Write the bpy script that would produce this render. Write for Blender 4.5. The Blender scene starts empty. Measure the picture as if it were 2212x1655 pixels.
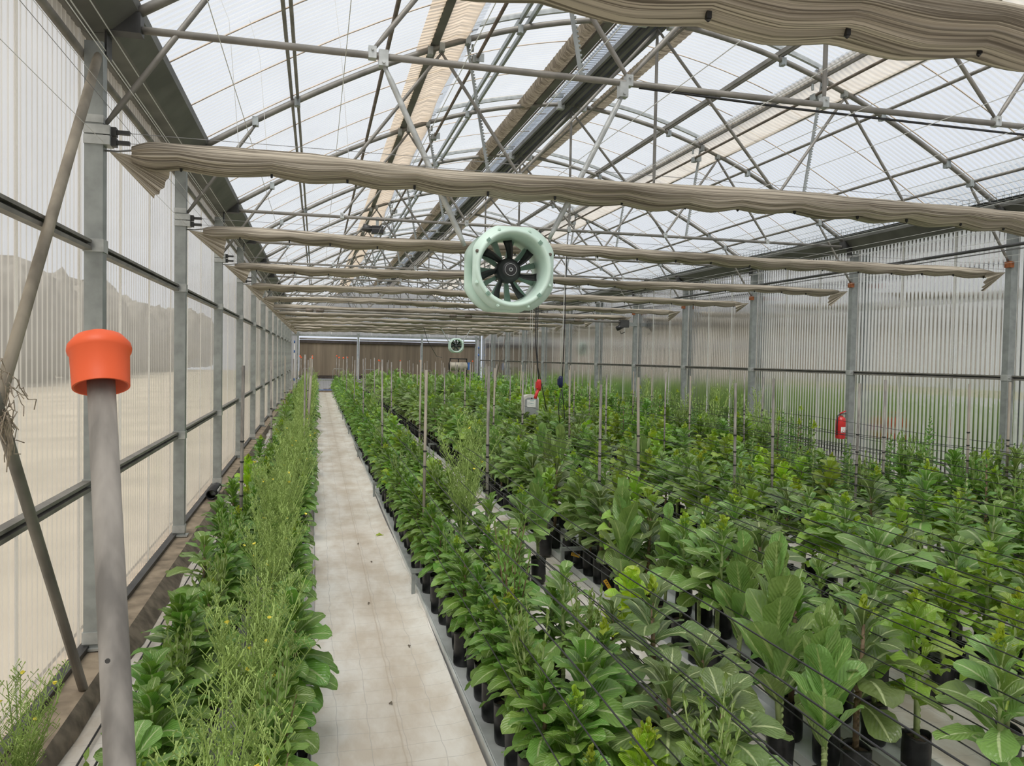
import bpy, math, random
import numpy as np
from mathutils import Matrix, Vector

rnd = random.Random(11)
nrs = np.random.RandomState(5)
SC = bpy.context.scene
COL = SC.collection
PI = math.pi

# ---------------------------------------------------------------- camera, world, light, exposure
F, YAW, PITCH, ROLL = 1702.634, 0.2437, -0.0311, 0.0187
EYE = np.array([1.2679, -5.1124, 1.8692])
cyw, syw, cpt, spt = math.cos(YAW), math.sin(YAW), math.cos(PITCH), math.sin(PITCH)
FW = np.array([syw * cpt, cyw * cpt, spt]); RT0 = np.array([cyw, -syw, 0.0]); UP0 = np.cross(RT0, FW)
RT = RT0 * math.cos(ROLL) + UP0 * math.sin(ROLL)
UP = -RT0 * math.sin(ROLL) + UP0 * math.cos(ROLL)
cam = bpy.data.cameras.new('camera'); camo = bpy.data.objects.new('camera', cam); COL.objects.link(camo)
cam.sensor_fit = 'HORIZONTAL'; cam.sensor_width = 36.0; cam.lens = F * 36.0 / 2212.0
cam.clip_start = 0.05; cam.clip_end = 400
mw = Matrix.Identity(4)
for r in range(3):
    mw[r][0], mw[r][1], mw[r][2], mw[r][3] = RT[r], UP[r], -FW[r], EYE[r]
camo.matrix_world = mw
SC.camera = camo

w = bpy.data.worlds.new('overcast_sky'); SC.world = w; w.use_nodes = True
nt = w.node_tree; nt.nodes.clear()
n_out = nt.nodes.new('ShaderNodeOutputWorld'); n_bg = nt.nodes.new('ShaderNodeBackground')
n_tc = nt.nodes.new('ShaderNodeTexCoord'); n_sep = nt.nodes.new('ShaderNodeSeparateXYZ')
n_cr = nt.nodes.new('ShaderNodeValToRGB')
n_cr.color_ramp.elements[0].position = 0.0; n_cr.color_ramp.elements[0].color = (0.80, 0.865, 0.98, 1)
n_cr.color_ramp.elements[1].position = 0.6; n_cr.color_ramp.elements[1].color = (1.0, 1.0, 1.0, 1)
nt.links.new(n_tc.outputs['Generated'], n_sep.inputs[0]); nt.links.new(n_sep.outputs['Z'], n_cr.inputs[0])
nt.links.new(n_cr.outputs[0], n_bg.inputs[0]); n_bg.inputs[1].default_value = 0.72
nt.links.new(n_bg.outputs[0], n_out.inputs[0])

sun = bpy.data.lights.new('sun', 'SUN'); sun.energy = 4.3; sun.angle = math.radians(38); sun.color = (1.0, 0.95, 0.87)
suno = bpy.data.objects.new('sun', sun); COL.objects.link(suno)
suno.rotation_euler = (math.radians(30), math.radians(-14), 0)

SC.view_settings.view_transform = 'Standard'; SC.view_settings.look = 'None'
SC.view_settings.gamma = 1.0; SC.view_settings.use_curve_mapping = False
SC.view_settings.exposure = 0.45
SC.cycles.max_bounces = 8; SC.cycles.diffuse_bounces = 4; SC.cycles.glossy_bounces = 2
SC.cycles.transmission_bounces = 4; SC.cycles.transparent_max_bounces = 24
SC.cycles.sample_clamp_indirect = 4.0

# ---------------------------------------------------------------- geometry helpers
def proj(P):
    d = np.asarray(P, float) - EYE
    z = d @ FW
    return 1106 + F * (d @ RT) / z, 827.5 - F * (d @ UP) / z, z

def pix(u, v, ax, val):
    d = FW * F + RT * (u - 1106) - UP * (v - 827.5)
    t = (val - EYE[ax]) / d[ax]
    return EYE + t * d

def pixd(u, v, depth):
    d = FW * F + RT * (u - 1106) - UP * (v - 827.5)
    return EYE + d / F * depth

class MB:
    def __init__(s):
        s.v = []; s.f = []; s.mi = []; s.uv = None
    def add(s, verts, faces, mi=0):
        b = len(s.v); s.v.extend([tuple(map(float, p)) for p in verts])
        s.f.extend([tuple(b + i for i in q) for q in faces]); s.mi.extend([mi] * len(faces)); return s
    def box(s, c, size, mi=0, M=None):
        hx, hy, hz = size[0] / 2, size[1] / 2, size[2] / 2
        vs = [Vector((x * hx, y * hy, z * hz)) for x in (-1, 1) for y in (-1, 1) for z in (-1, 1)]
        if M is not None: vs = [M @ p for p in vs]
        vs = [p + Vector(c) for p in vs]
        return s.add(vs, [(0, 1, 3, 2), (4, 6, 7, 5), (0, 4, 5, 1), (2, 3, 7, 6), (0, 2, 6, 4), (1, 5, 7, 3)], mi)
    def tube(s, pts, r, n=8, mi=0, caps=True):
        P = [Vector(map(float, p)) for p in pts]; k = len(P)
        rr = r if isinstance(r, (list, tuple)) else [r] * k
        T = [(P[min(i + 1, k - 1)] - P[max(i - 1, 0)]).normalized() for i in range(k)]
        a = Vector((0, 0, 1)) if abs(T[0].z) < .9 else Vector((1, 0, 0))
        N = (a - T[0] * a.dot(T[0])).normalized(); vs = []
        for i in range(k):
            N = (N - T[i] * N.dot(T[i])).normalized(); B = T[i].cross(N)
            for j in range(n):
                an = 2 * PI * (j + .5) / n
                vs.append(P[i] + (N * math.cos(an) + B * math.sin(an)) * rr[i])
        fs = [(i * n + j, i * n + (j + 1) % n, (i + 1) * n + (j + 1) % n, (i + 1) * n + j) for i in range(k - 1) for j in range(n)]
        if caps: fs += [tuple(range(n - 1, -1, -1)), tuple((k - 1) * n + j for j in range(n))]
        return s.add(vs, fs, mi)
    def lathe(s, prof, n=24, M=None, mi=0):
        vs = []
        for (r, z) in prof:
            for j in range(n):
                p = Vector((r * math.cos(2 * PI * j / n), r * math.sin(2 * PI * j / n), z))
                vs.append(M @ p if M is not None else p)
        fs = [(i * n + j, i * n + (j + 1) % n, (i + 1) * n + (j + 1) % n, (i + 1) * n + j) for i in range(len(prof) - 1) for j in range(n)]
        return s.add(vs, fs, mi)
    def prism(s, poly, axis, a, b, mi=0):
        n = len(poly)
        def P(p, t):
            return (t, p[0], p[1]) if axis == 0 else ((p[0], t, p[1]) if axis == 1 else (p[0], p[1], t))
        vs = [P(p, a) for p in poly] + [P(p, b) for p in poly]
        fs = [(i, (i + 1) % n, n + (i + 1) % n, n + i) for i in range(n)] + [tuple(range(n - 1, -1, -1)), tuple(range(n, 2 * n))]
        return s.add(vs, fs, mi)
    def mesh(s, name, mats, smooth=False):
        me = bpy.data.meshes.new(name); me.from_pydata(s.v, [], s.f); me.update()
        for m in (mats if isinstance(mats, (list, tuple)) else [mats]): me.materials.append(m)
        if len(me.materials) > 1: me.polygons.foreach_set('material_index', s.mi)
        if s.uv is not None:
            L = me.uv_layers.new(name='UVMap'); idx = np.empty(len(me.loops), np.int32); me.loops.foreach_get('vertex_index', idx)
            L.data.foreach_set('uv', np.asarray(s.uv, np.float32)[idx].ravel())
        if smooth: me.polygons.foreach_set('use_smooth', np.ones(len(me.polygons), bool))
        return me
    def build(s, name, mats, parent=None, smooth=False, loc=None, kind=None):
        return put(name, s.mesh(name, mats, smooth), parent, loc, kind)

def put(name, me, parent=None, loc=None, kind=None, M=None):
    o = bpy.data.objects.new(name, me); COL.objects.link(o)
    if parent is not None: o.parent = parent
    if M is not None: o.matrix_basis = M
    elif loc is not None: o.location = loc
    if kind: o['kind'] = kind
    return o

def np_mesh(name, V, Q, mats, uv=None, mi=None, smooth=True):
    """V (N,3), Q (M,4) quads -> mesh"""
    me = bpy.data.meshes.new(name); V = np.asarray(V, np.float32); Q = np.asarray(Q, np.int32)
    me.vertices.add(len(V)); me.vertices.foreach_set('co', V.ravel())
    me.loops.add(Q.size); me.loops.foreach_set('vertex_index', Q.ravel())
    me.polygons.add(len(Q)); me.polygons.foreach_set('loop_start', np.arange(0, Q.size, 4, dtype=np.int32))
    me.polygons.foreach_set('loop_total', np.full(len(Q), 4, np.int32))
    for m in (mats if isinstance(mats, (list, tuple)) else [mats]): me.materials.append(m)
    if mi is not None: me.polygons.foreach_set('material_index', np.asarray(mi, np.int32))
    if uv is not None:
        L = me.uv_layers.new(name='UVMap'); L.data.foreach_set('uv', np.asarray(uv, np.float32)[Q.ravel()].ravel())
    me.update(calc_edges=True)
    if smooth: me.polygons.foreach_set('use_smooth', np.ones(len(Q), bool))
    me.validate()
    return me

def tag(o, label=None, cat=None, group=None, kind=None):
    if label: o['label'] = label
    if cat: o['category'] = cat
    if group: o['group'] = group
    if kind: o['kind'] = kind
    return o

def thing(name, label, cat, loc=(0, 0, 0), group=None, kind=None):
    o = bpy.data.objects.new(name, None); COL.objects.link(o); o.location = loc; o.empty_display_size = .1
    return tag(o, label, cat, group, kind)

def struct(name, loc=(0, 0, 0)):
    o = bpy.data.objects.new(name, None); COL.objects.link(o); o.location = loc; o['kind'] = 'structure'; o.empty_display_size = .1
    return o

ORD = ['first', 'second', 'third', 'fourth', 'fifth', 'sixth', 'seventh', 'eighth', 'ninth', 'tenth', 'eleventh', 'twelfth', 'thirteenth',
       'fourteenth', 'fifteenth', 'sixteenth', 'seventeenth', 'eighteenth', 'nineteenth', 'twentieth', 'twenty-first', 'twenty-second',
       'twenty-third', 'twenty-fourth', 'twenty-fifth', 'twenty-sixth', 'twenty-seventh', 'twenty-eighth', 'twenty-ninth', 'thirtieth']

# ---------------------------------------------------------------- materials
def nodes(m):
    m.use_nodes = True; t = m.node_tree; t.nodes.clear()
    o = t.nodes.new('ShaderNodeOutputMaterial')
    def N(ty, **kw):
        n = t.nodes.new(ty)
        for k, v in kw.items():
            if hasattr(n, k) and not isinstance(v, tuple) or k in ('operation', 'blend_type', 'data_type'): setattr(n, k, v)
        return n
    return t, o, N

def mat(name, col, rough=.6, metal=0.0, var=.12, scale=6.0, bump=0.0, stretch=None, col2=None, spec=.5):
    """principled with noise-varied colour"""
    m = bpy.data.materials.new(name); t, o, N = nodes(m); L = t.links.new
    p = N('ShaderNodeBsdfPrincipled'); p.inputs['Roughness'].default_value = rough; p.inputs['Metallic'].default_value = metal
    p.inputs['Specular IOR Level'].default_value = spec
    tc = N('ShaderNodeTexCoord'); mp = N('ShaderNodeMapping'); L(tc.outputs['Object'], mp.inputs[0])
    if stretch: mp.inputs['Scale'].default_value = stretch
    nz = N('ShaderNodeTexNoise'); nz.inputs['Scale'].default_value = scale; nz.inputs['Detail'].default_value = 4
    L(mp.outputs[0], nz.inputs['Vector'])
    cr = N('ShaderNodeValToRGB'); c2 = col2 or tuple(c * (1 - 2 * var) for c in col)
    cr.color_ramp.elements[0].position = .36; cr.color_ramp.elements[0].color = (*c2, 1)
    cr.color_ramp.elements[1].position = .64; cr.color_ramp.elements[1].color = (*[min(1, c * (1 + var * .5)) for c in col], 1)
    L(nz.outputs[0], cr.inputs[0]); L(cr.outputs[0], p.inputs['Base Color'])
    if bump:
        b = N('ShaderNodeBump'); b.inputs['Strength'].default_value = bump; b.inputs['Distance'].default_value = .01
        L(nz.outputs[0], b.inputs['Height']); L(b.outputs[0], p.inputs['Normal'])
    L(p.outputs[0], o.inputs[0]); return m

def sheet(name, tint, milky, clear, pitch, milk_col, dirt=.0, axis=1, refl=1.30):
    """ribbed translucent polycarbonate: clear between its ribs, milky along them"""
    m = bpy.data.materials.new(name); t, o, N = nodes(m); L = t.links.new
    tc = N('ShaderNodeTexCoord'); sp = N('ShaderNodeSeparateXYZ'); L(tc.outputs['Object'], sp.inputs[0])
    mu = N('ShaderNodeMath', operation='MULTIPLY'); L(sp.outputs[axis], mu.inputs[0]); mu.inputs[1].default_value = 2 * PI / pitch
    sn = N('ShaderNodeMath', operation='SINE'); L(mu.outputs[0], sn.inputs[0])
    nv = N('ShaderNodeTexNoise'); nv.noise_dimensions = '1D'; nv.inputs['Scale'].default_value = 9.0; nv.inputs['Detail'].default_value = 2
    oi = N('ShaderNodeObjectInfo'); ad = N('ShaderNodeMath', operation='MULTIPLY_ADD'); L(oi.outputs['Random'], ad.inputs[0]); ad.inputs[1].default_value = 37.0; L(sp.outputs[axis], ad.inputs[2]); L(ad.outputs[0], nv.inputs['W'])
    a1 = N('ShaderNodeMath', operation='MULTIPLY_ADD'); L(nv.outputs[0], a1.inputs[0]); a1.inputs[1].default_value = .8; L(sn.outputs[0], a1.inputs[2])
    mr = N('ShaderNodeMapRange'); mr.interpolation_type = 'SMOOTHSTEP'; mr.inputs[1].default_value = -.1; mr.inputs[2].default_value = 1.15
    mr.inputs[3].default_value = clear; mr.inputs[4].default_value = milky
    L(a1.outputs[0], mr.inputs[0])
    lw = N('ShaderNodeLayerWeight'); lw.inputs['Blend'].default_value = .5
    mg = N('ShaderNodeMapRange'); mg.inputs[1].default_value = .62; mg.inputs[2].default_value = .93; mg.inputs[3].default_value = 0; mg.inputs[4].default_value = .96; L(lw.outputs['Facing'], mg.inputs[0])
    mxf = N('ShaderNodeMath', operation='MAXIMUM'); L(mr.outputs[0], mxf.inputs[0]); L(mg.outputs[0], mxf.inputs[1])
    tr = N('ShaderNodeBsdfTransparent'); tr.inputs[0].default_value = (*tint, 1)
    tl = N('ShaderNodeBsdfTranslucent'); df = N('ShaderNodeBsdfDiffuse')
    nz = N('ShaderNodeTexNoise'); nz.inputs['Scale'].default_value = 1.7; nz.inputs['Detail'].default_value = 5
    L(tc.outputs['Object'], nz.inputs['Vector'])
    cr = N('ShaderNodeValToRGB'); cr.color_ramp.elements[0].position = .35; cr.color_ramp.elements[1].position = .7
    cr.color_ramp.elements[0].color = (*[c * (1 - dirt) for c in milk_col], 1); cr.color_ramp.elements[1].color = (*milk_col, 1)
    L(nz.outputs[0], cr.inputs[0]); L(cr.outputs[0], tl.inputs[0]); L(cr.outputs[0], df.inputs[0])
    m1 = N('ShaderNodeMixShader'); m1.inputs[0].default_value = .3; L(tl.outputs[0], m1.inputs[1]); L(df.outputs[0], m1.inputs[2])
    m2 = N('ShaderNodeMixShader'); L((mr if refl is None else mxf).outputs[0], m2.inputs[0]); L(tr.outputs[0], m2.inputs[1]); L(m1.outputs[0], m2.inputs[2])
    if refl is None: L(m2.outputs[0], o.inputs[0]); return m
    gl = N('ShaderNodeBsdfGlossy'); gl.inputs['Roughness'].default_value = .12; gl.inputs[0].default_value = (.9, .9, .9, 1)
    fr = N('ShaderNodeFresnel'); fr.inputs[0].default_value = refl
    m3 = N('ShaderNodeMixShader'); L(fr.outputs[0], m3.inputs[0]); L(m2.outputs[0], m3.inputs[1]); L(gl.outputs[0], m3.inputs[2])
    L(m3.outputs[0], o.inputs[0]); return m

M_roof = sheet('roof_polycarbonate', (.86, .885, .92), .97, .05, .0769, (.50, .525, .56), .08, 1, None)
M_wall = sheet('wall_polycarbonate', (.90, .90, .89), .84, .46, .0769, (.78, .755, .70), .12, 1, 1.15)
M_gable = sheet('gable_polycarbonate', (.80, .80, .78), .96, .86, .0769, (.40, .39, .37), .12, 0, 1.1)
M_part = sheet('partition_polycarbonate', (.88, .87, .86), .84, .66, .0769, (.88, .855, .825), .10, 1, 1.32)
def joint_mat(name, col):
    m = bpy.data.materials.new(name); t, o, N = nodes(m)
    d = N('ShaderNodeBsdfDiffuse'); d.inputs[0].default_value = (*col, 1); q = N('ShaderNodeBsdfTranslucent'); q.inputs[0].default_value = (*col, 1)
    ms = N('ShaderNodeMixShader'); ms.inputs[0].default_value = .7; t.links.new(d.outputs[0], ms.inputs[1]); t.links.new(q.outputs[0], ms.inputs[2]); t.links.new(ms.outputs[0], o.inputs[0]); return m
M_joint = joint_mat('white_joint_strip', (.95, .94, .92))
M_seam = mat('tan_joint_strip', (.50, .40, .30), .7, 0, .15)
M_galv = mat('galvanised_steel', (.36, .385, .38), .48, .35, .10, 9.0, .05)
M_galv_l = mat('bright_zinc_plate', (.55, .57, .56), .42, .35, .12, 12.0)
M_pipe = mat('dusty_steel_pipe', (.275, .26, .235), .55, .3, .14, 5.0, .04)
M_pipe_b = mat('brown_stained_steel', (.20, .165, .135), .6, .2, .2, 8.0)
M_gutter = mat('shaded_gutter_steel', (.17, .17, .155), .6, .3, .12, 3.0)  # galvanised steel with its underside shade put into the base colour
M_dark = mat('dark_rail', (.07, .07, .07), .5, .2, .15)
M_black = mat('black_plastic', (.022, .022, .024), .45, 0, .15)
M_bag = mat('black_grow_bag_film', (.018, .018, .02), .38, 0, .3, 18.0, .35)
M_soil = mat('potting_mix', (.075, .052, .038), .95, 0, .3, 60.0, .6)
M_line = mat('black_irrigation_line', (.03, .03, .034), .5, 0, .1)
M_wire = mat('white_wire', (.70, .70, .68), .5, 0, .05)
M_wire_g = mat('grey_wire', (.25, .25, .25), .5, .3, .05)
M_stake = mat('grey_conduit_stake', (.33, .305, .275), .65, .1, .26, 26.0, .12, (1, 1, .22))
M_stake_b = mat('weathered_stake', (.40, .355, .29), .65, .05, .2, 7.0, .08, (1, 1, .25))
M_orange = mat('orange_cap', (.86, .125, .035), .5, 0, .06, 7.0)
M_mint = mat('mint_fan_plastic', (.66, .83, .74), .45, 0, .05, 5.0)
M_mint_d = mat('mint_fan_strut', (.23, .36, .29), .5, 0, .06)
M_kerb = mat('dusty_concrete', (.36, .29, .215), .92, 0, .2, 7.0, .35)
M_kerb_d = mat('dark_concrete_edge', (.25, .21, .165), .95, 0, .25, 9.0, .4)  # darker concrete tone for the kerb edge, also used for mud and crumbs
M_lip = mat('white_gutter_metal', (.72, .74, .75), .4, .15, .08)
M_red = mat('red_paint', (.62, .03, .03), .3, 0, .06)
M_white = mat('white_plastic', (.82, .82, .80), .5, 0, .03)
M_greybox = mat('grey_plastic_case', (.33, .34, .345), .5, 0, .04)
M_greybox_l = mat('pale_grey_case', (.66, .63, .57), .5, 0, .05)
M_blue = mat('blue_plastic', (.03, .09, .40), .4, 0, .1)
M_blue_p = mat('blue_pipe', (.06, .16, .45), .5, 0, .1)
M_navy = mat('navy_plastic', (.008, .014, .07), .35, 0, .1)
M_yellow = mat('yellow_plastic', (.85, .47, .03), .5, 0, .05)
M_stickyel = mat('yellow_sticky_tape', (.75, .62, .10), .5, 0, .05)
M_pad = mat('cooling_pad_paper', (.205, .165, .122), .95, 0, .14, 2.2, .25, (2.5, 1, .12))
M_padfr = mat('dark_pad_frame', (.05, .038, .034), .6, 0, .2)
M_hdr = mat('pad_header_pipe', (.30, .29, .28), .7, 0, .08)
M_heat = mat('beige_heater_shell', (.46, .42, .34), .5, 0, .1)
M_rust = mat('rusty_clamp', (.33, .11, .04), .8, 0, .25, 20.0)
M_soilout = mat('dry_field_soil', (.36, .315, .245), .95, 0, .12, .6)
M_bark = mat('tree_bark', (.16, .12, .09), .9, 0, .2)
M_tree = mat('tree_crown', (.16, .155, .145), .9, 0, .2, 1.4, .8)
M_twine = mat('jute_twine', (.50, .42, .33), .9, 0, .2, 30.0)
def net_mat(name, col, col2, trans, open_, sc):
    m = bpy.data.materials.new(name); t, o, N = nodes(m); L = t.links.new
    tc = N('ShaderNodeTexCoord'); mp = N('ShaderNodeMapping'); mp.inputs['Scale'].default_value = (1.5, sc, 1); L(tc.outputs['Object'], mp.inputs[0])
    nz = N('ShaderNodeTexNoise'); nz.inputs['Scale'].default_value = 4.0; nz.inputs['Detail'].default_value = 4; L(mp.outputs[0], nz.inputs['Vector'])
    cr = N('ShaderNodeValToRGB'); cr.color_ramp.elements[0].position = .35; cr.color_ramp.elements[0].color = (*col2, 1); cr.color_ramp.elements[1].position = .62; cr.color_ramp.elements[1].color = (*col, 1); L(nz.outputs[0], cr.inputs[0])
    d = N('ShaderNodeBsdfDiffuse'); q = N('ShaderNodeBsdfTranslucent'); L(cr.outputs[0], d.inputs[0]); L(cr.outputs[0], q.inputs[0]); tr = N('ShaderNodeBsdfTransparent')
    ms = N('ShaderNodeMixShader'); ms.inputs[0].default_value = trans; L(d.outputs[0], ms.inputs[1]); L(q.outputs[0], ms.inputs[2])
    m2 = N('ShaderNodeMixShader'); m2.inputs[0].default_value = open_; L(ms.outputs[0], m2.inputs[1]); L(tr.outputs[0], m2.inputs[2]); L(m2.outputs[0], o.inputs[0]); return m
M_net = net_mat('tan_insect_net', (.70, .575, .44), (.56, .45, .33), .7, .14, 14)
M_net_r = net_mat('pale_insect_net', (.80, .73, .63), (.72, .64, .54), .7, .24, 2)
M_net_p = net_mat('pleated_brown_net', (.50, .43, .34), (.22, .185, .145), .25, .0, 22)

def leafmat(name, base, rib, vein=.5, trans=.27, tip=None, rough=.33, bump=.7):
    m = bpy.data.materials.new(name); t, o, N = nodes(m); L = t.links.new
    def math_(op, a=None, b=None, c=None):
        n = N('ShaderNodeMath', operation=op)
        for k, x in enumerate((a, b, c)):
            if x is None: continue
            if isinstance(x, (int, float)): n.inputs[k].default_value = x
            else: L(x, n.inputs[k])
        return n.outputs[0]
    uv = N('ShaderNodeUVMap'); sp = N('ShaderNodeSeparateXYZ'); L(uv.outputs[0], sp.inputs[0])
    U, V = sp.outputs[0], sp.outputs[1]
    au = math_('ABSOLUTE', math_('SUBTRACT', U, .5))
    # midrib: narrows towards the tip
    wid = math_('MULTIPLY_ADD', V, -.065, .085)
    rmask = N('ShaderNodeMapRange'); rmask.interpolation_type = 'SMOOTHSTEP'
    L(math_('SUBTRACT', au, wid), rmask.inputs[0]); rmask.inputs[1].default_value = -.02; rmask.inputs[2].default_value = .018
    rmask.inputs[3].default_value = 1; rmask.inputs[4].default_value = 0
    # side veins
    ph = math_('SINE', math_('MULTIPLY', math_('SUBTRACT', V, math_('MULTIPLY', au, .75)), 62.0))
    vm = N('ShaderNodeMapRange'); L(ph, vm.inputs[0]); vm.inputs[1].default_value = .80; vm.inputs[2].default_value = 1.0
    vm.inputs[3].default_value = 0; vm.inputs[4].default_value = vein * .45
    tc = N('ShaderNodeTexCoord'); nz = N('ShaderNodeTexNoise'); nz.inputs['Scale'].default_value = 30; nz.inputs['Detail'].default_value = 3
    L(tc.outputs['Object'], nz.inputs['Vector'])
    oi = N('ShaderNodeObjectInfo')
    geo = N('ShaderNodeNewGeometry')
    h = N('ShaderNodeHueSaturation'); h.inputs['Color'].default_value = (*base, 1)
    L(math_('ADD', math_('MULTIPLY_ADD', oi.outputs['Random'], .034, .472), math_('MULTIPLY', geo.outputs['Random Per Island'], .010)), h.inputs['Hue'])
    rv = math_('MULTIPLY_ADD', geo.outputs['Random Per Island'], .36, .74)
    L(math_('MULTIPLY_ADD', nz.outputs[0], .40, math_('MULTIPLY_ADD', oi.outputs['Random'], .30, math_('SUBTRACT', rv, .12))), h.inputs['Value'])
    src = h.outputs[0]
    if tip:
        mt = N('ShaderNodeMix', data_type='RGBA'); mr = N('ShaderNodeMapRange'); L(V, mr.inputs[0])
        mr.inputs[1].default_value = .45; mr.inputs[2].default_value = 1.05; mr.inputs[4].default_value = .75
        L(mr.outputs[0], mt.inputs[0]); L(src, mt.inputs[6]); mt.inputs[7].default_value = (*tip, 1); src = mt.outputs[2]
    mx = N('ShaderNodeMix', data_type='RGBA'); L(math_('MAXIMUM', rmask.outputs[0], vm.outputs[0]), mx.inputs[0])
    L(src, mx.inputs[6]); mx.inputs[7].default_value = (*rib, 1)
    bp = N('ShaderNodeBump'); bp.inputs['Strength'].default_value = bump; bp.inputs['Distance'].default_value = .006
    hgt = math_('ADD', math_('MULTIPLY', ph, -.16), math_('MULTIPLY', nz.outputs[0], 1.9)); L(hgt, bp.inputs['Height'])
    p = N('ShaderNodeBsdfPrincipled'); p.inputs['Roughness'].default_value = rough; p.inputs['Specular IOR Level'].default_value = .75
    L(mx.outputs[2], p.inputs['Base Color']); L(bp.outputs[0], p.inputs['Normal'])
    tl = N('ShaderNodeBsdfTranslucent'); hs = N('ShaderNodeHueSaturation'); hs.inputs['Saturation'].default_value = 1.1; hs.inputs['Value'].default_value = 1.5
    hs.inputs['Hue'].default_value = .49
    L(mx.outputs[2], hs.inputs['Color']); L(hs.outputs[0], tl.inputs[0])
    ms = N('ShaderNodeMixShader'); ms.inputs[0].default_value = trans; L(p.outputs[0], ms.inputs[1]); L(tl.outputs[0], ms.inputs[2])
    L(ms.outputs[0], o.inputs[0]); return m

ML = {
    'romaine': leafmat('romaine_leaf', (0.18, 0.31, 0.08), (.56, .66, .36), .16),
    'leafy': leafmat('dark_lettuce_leaf', (0.135, 0.27, 0.05), (.46, .57, .27), .20),
    'upright': leafmat('bluegreen_leaf', (0.205, 0.34, 0.1), (.48, .60, .24), .30),
    'frilly': leafmat('frilled_leaf', (0.255, 0.405, 0.066), (.42, .54, .18), .25),
    'lime': leafmat('lime_leaf', (0.36, 0.54, 0.065), (.50, .62, .20), .20),
    'dark': leafmat('bronze_green_leaf', (0.125, 0.195, 0.062), (.50, .58, .30), .14),
    'branchy': leafmat('shoot_leaf', (0.205, 0.355, 0.08), (.38, .52, .19), .20),
    'spire': leafmat('spire_leaf', (.125, .265, .060), (.34, .50, .16), .12),
    'feathery': leafmat('lower_leaf', (0.15, 0.28, 0.07), (.36, .48, .20), .2),
}
M_bud = leafmat('yellow_green_bud', (.36, .50, .055), (.52, .64, .14), .1, .3)
M_stem = mat('pale_green_stem', (.40, .50, .20), .6, 0, .22, 26.0, .3, (1, 1, .5))
M_stem_b = mat('brown_stem', (.26, .18, .11), .7, 0, .22, 26.0, .3)
M_spray = mat('flower_spray_green', (.36, .50, .135), .6, 0, .14, 7.0)
M_flower = mat('yellow_flower', (.90, .78, .10), .6, 0, .05)

def floor_mat(name, base, stain, grid, gridcol, seamx=None):
    m = bpy.data.materials.new(name); t, o, N = nodes(m); L = t.links.new
    p = N('ShaderNodeBsdfPrincipled'); p.inputs['Roughness'].default_value = .75
    tc = N('ShaderNodeTexCoord'); sp = N('ShaderNodeSeparateXYZ'); L(tc.outputs['Object'], sp.inputs[0])
    nz = N('ShaderNodeTexNoise'); nz.inputs['Scale'].default_value = 2.6; nz.inputs['Detail'].default_value = 7; nz.inputs['Roughness'].default_value = .62
    mp = N('ShaderNodeMapping'); mp.inputs['Scale'].default_value = (1.6, .7, 1); L(tc.outputs['Object'], mp.inputs[0]); L(mp.outputs[0], nz.inputs['Vector'])
    cr = N('ShaderNodeValToRGB'); cr.color_ramp.elements[0].position = .38; cr.color_ramp.elements[0].color = (*stain, 1)
    cr.color_ramp.elements[1].position = .60; cr.color_ramp.elements[1].color = (*base, 1); L(nz.outputs[0], cr.inputs[0])
    col = cr.outputs[0]
    def M_(op, a, b=None, c=None):
        n = N('ShaderNodeMath', operation=op)
        for k, x in enumerate((a, b, c)):
            if x is None: continue
            if isinstance(x, (int, float)): n.inputs[k].default_value = x
            else: L(x, n.inputs[k])
        return n.outputs[0]
    wob = N('ShaderNodeTexNoise'); wob.inputs['Scale'].default_value = 3.5; L(tc.outputs['Object'], wob.inputs['Vector'])
    wo = M_('MULTIPLY_ADD', wob.outputs[0], .05, -.025)
    def lines(ax, step, wd):
        a = M_('ADD', sp.outputs[ax], wo); f = M_('FRACT', M_('DIVIDE', a, step)); d = M_('ABSOLUTE', M_('SUBTRACT', f, .5))
        return M_('LESS_THAN', d, wd / step / 2)
    if grid:
        g = M_('MULTIPLY', M_('MAXIMUM', lines(0, grid, .004), lines(1, grid, .004)), .55)
        mx = N('ShaderNodeMix', data_type='RGBA'); L(g, mx.inputs[0]); L(col, mx.inputs[6]); mx.inputs[7].default_value = (*gridcol, 1); col = mx.outputs[2]
    if seamx is not None:
        d = M_('ABSOLUTE', M_('SUBTRACT', M_('ADD', sp.outputs[0], M_('MULTIPLY', wo, .5)), seamx))
        mr = N('ShaderNodeMapRange'); L(d, mr.inputs[0]); mr.inputs[1].default_value = .002; mr.inputs[2].default_value = .012; mr.inputs[3].default_value = .6; mr.inputs[4].default_value = 0
        # trodden dirt down the middle of the walkway
        mr2 = N('ShaderNodeMapRange'); L(d, mr2.inputs[0]); mr2.inputs[1].default_value = .0; mr2.inputs[2].default_value = .24; mr2.inputs[3].default_value = .75; mr2.inputs[4].default_value = 0
        n2 = N('ShaderNodeTexNoise'); n2.inputs['Scale'].default_value = 4.0; n2.inputs['Detail'].default_value = 6; L(tc.outputs['Object'], n2.inputs['Vector'])
        k = M_('MAXIMUM', mr.outputs[0], M_('MULTIPLY', mr2.outputs[0], n2.outputs[0]))
        mx = N('ShaderNodeMix', data_type='RGBA'); L(k, mx.inputs[0]); L(col, mx.inputs[6]); mx.inputs[7].default_value = (.40, .31, .22, 1); col = mx.outputs[2]
    L(col, p.inputs['Base Color'])
    b = N('ShaderNodeBump'); b.inputs['Strength'].default_value = .25; b.inputs['Distance'].default_value = .02; L(nz.outputs[0], b.inputs['Height']); L(b.outputs[0], p.inputs['Normal'])
    L(p.outputs[0], o.inputs[0]); return m

M_floor = floor_mat('white_weed_mat', (.76, .73, .69), (.56, .50, .43), .16, (.42, .40, .38))
M_path = floor_mat('walkway_mat', (.80, .765, .715), (.64, .57, .49), .163, (.44, .42, .40), 1.69)

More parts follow.
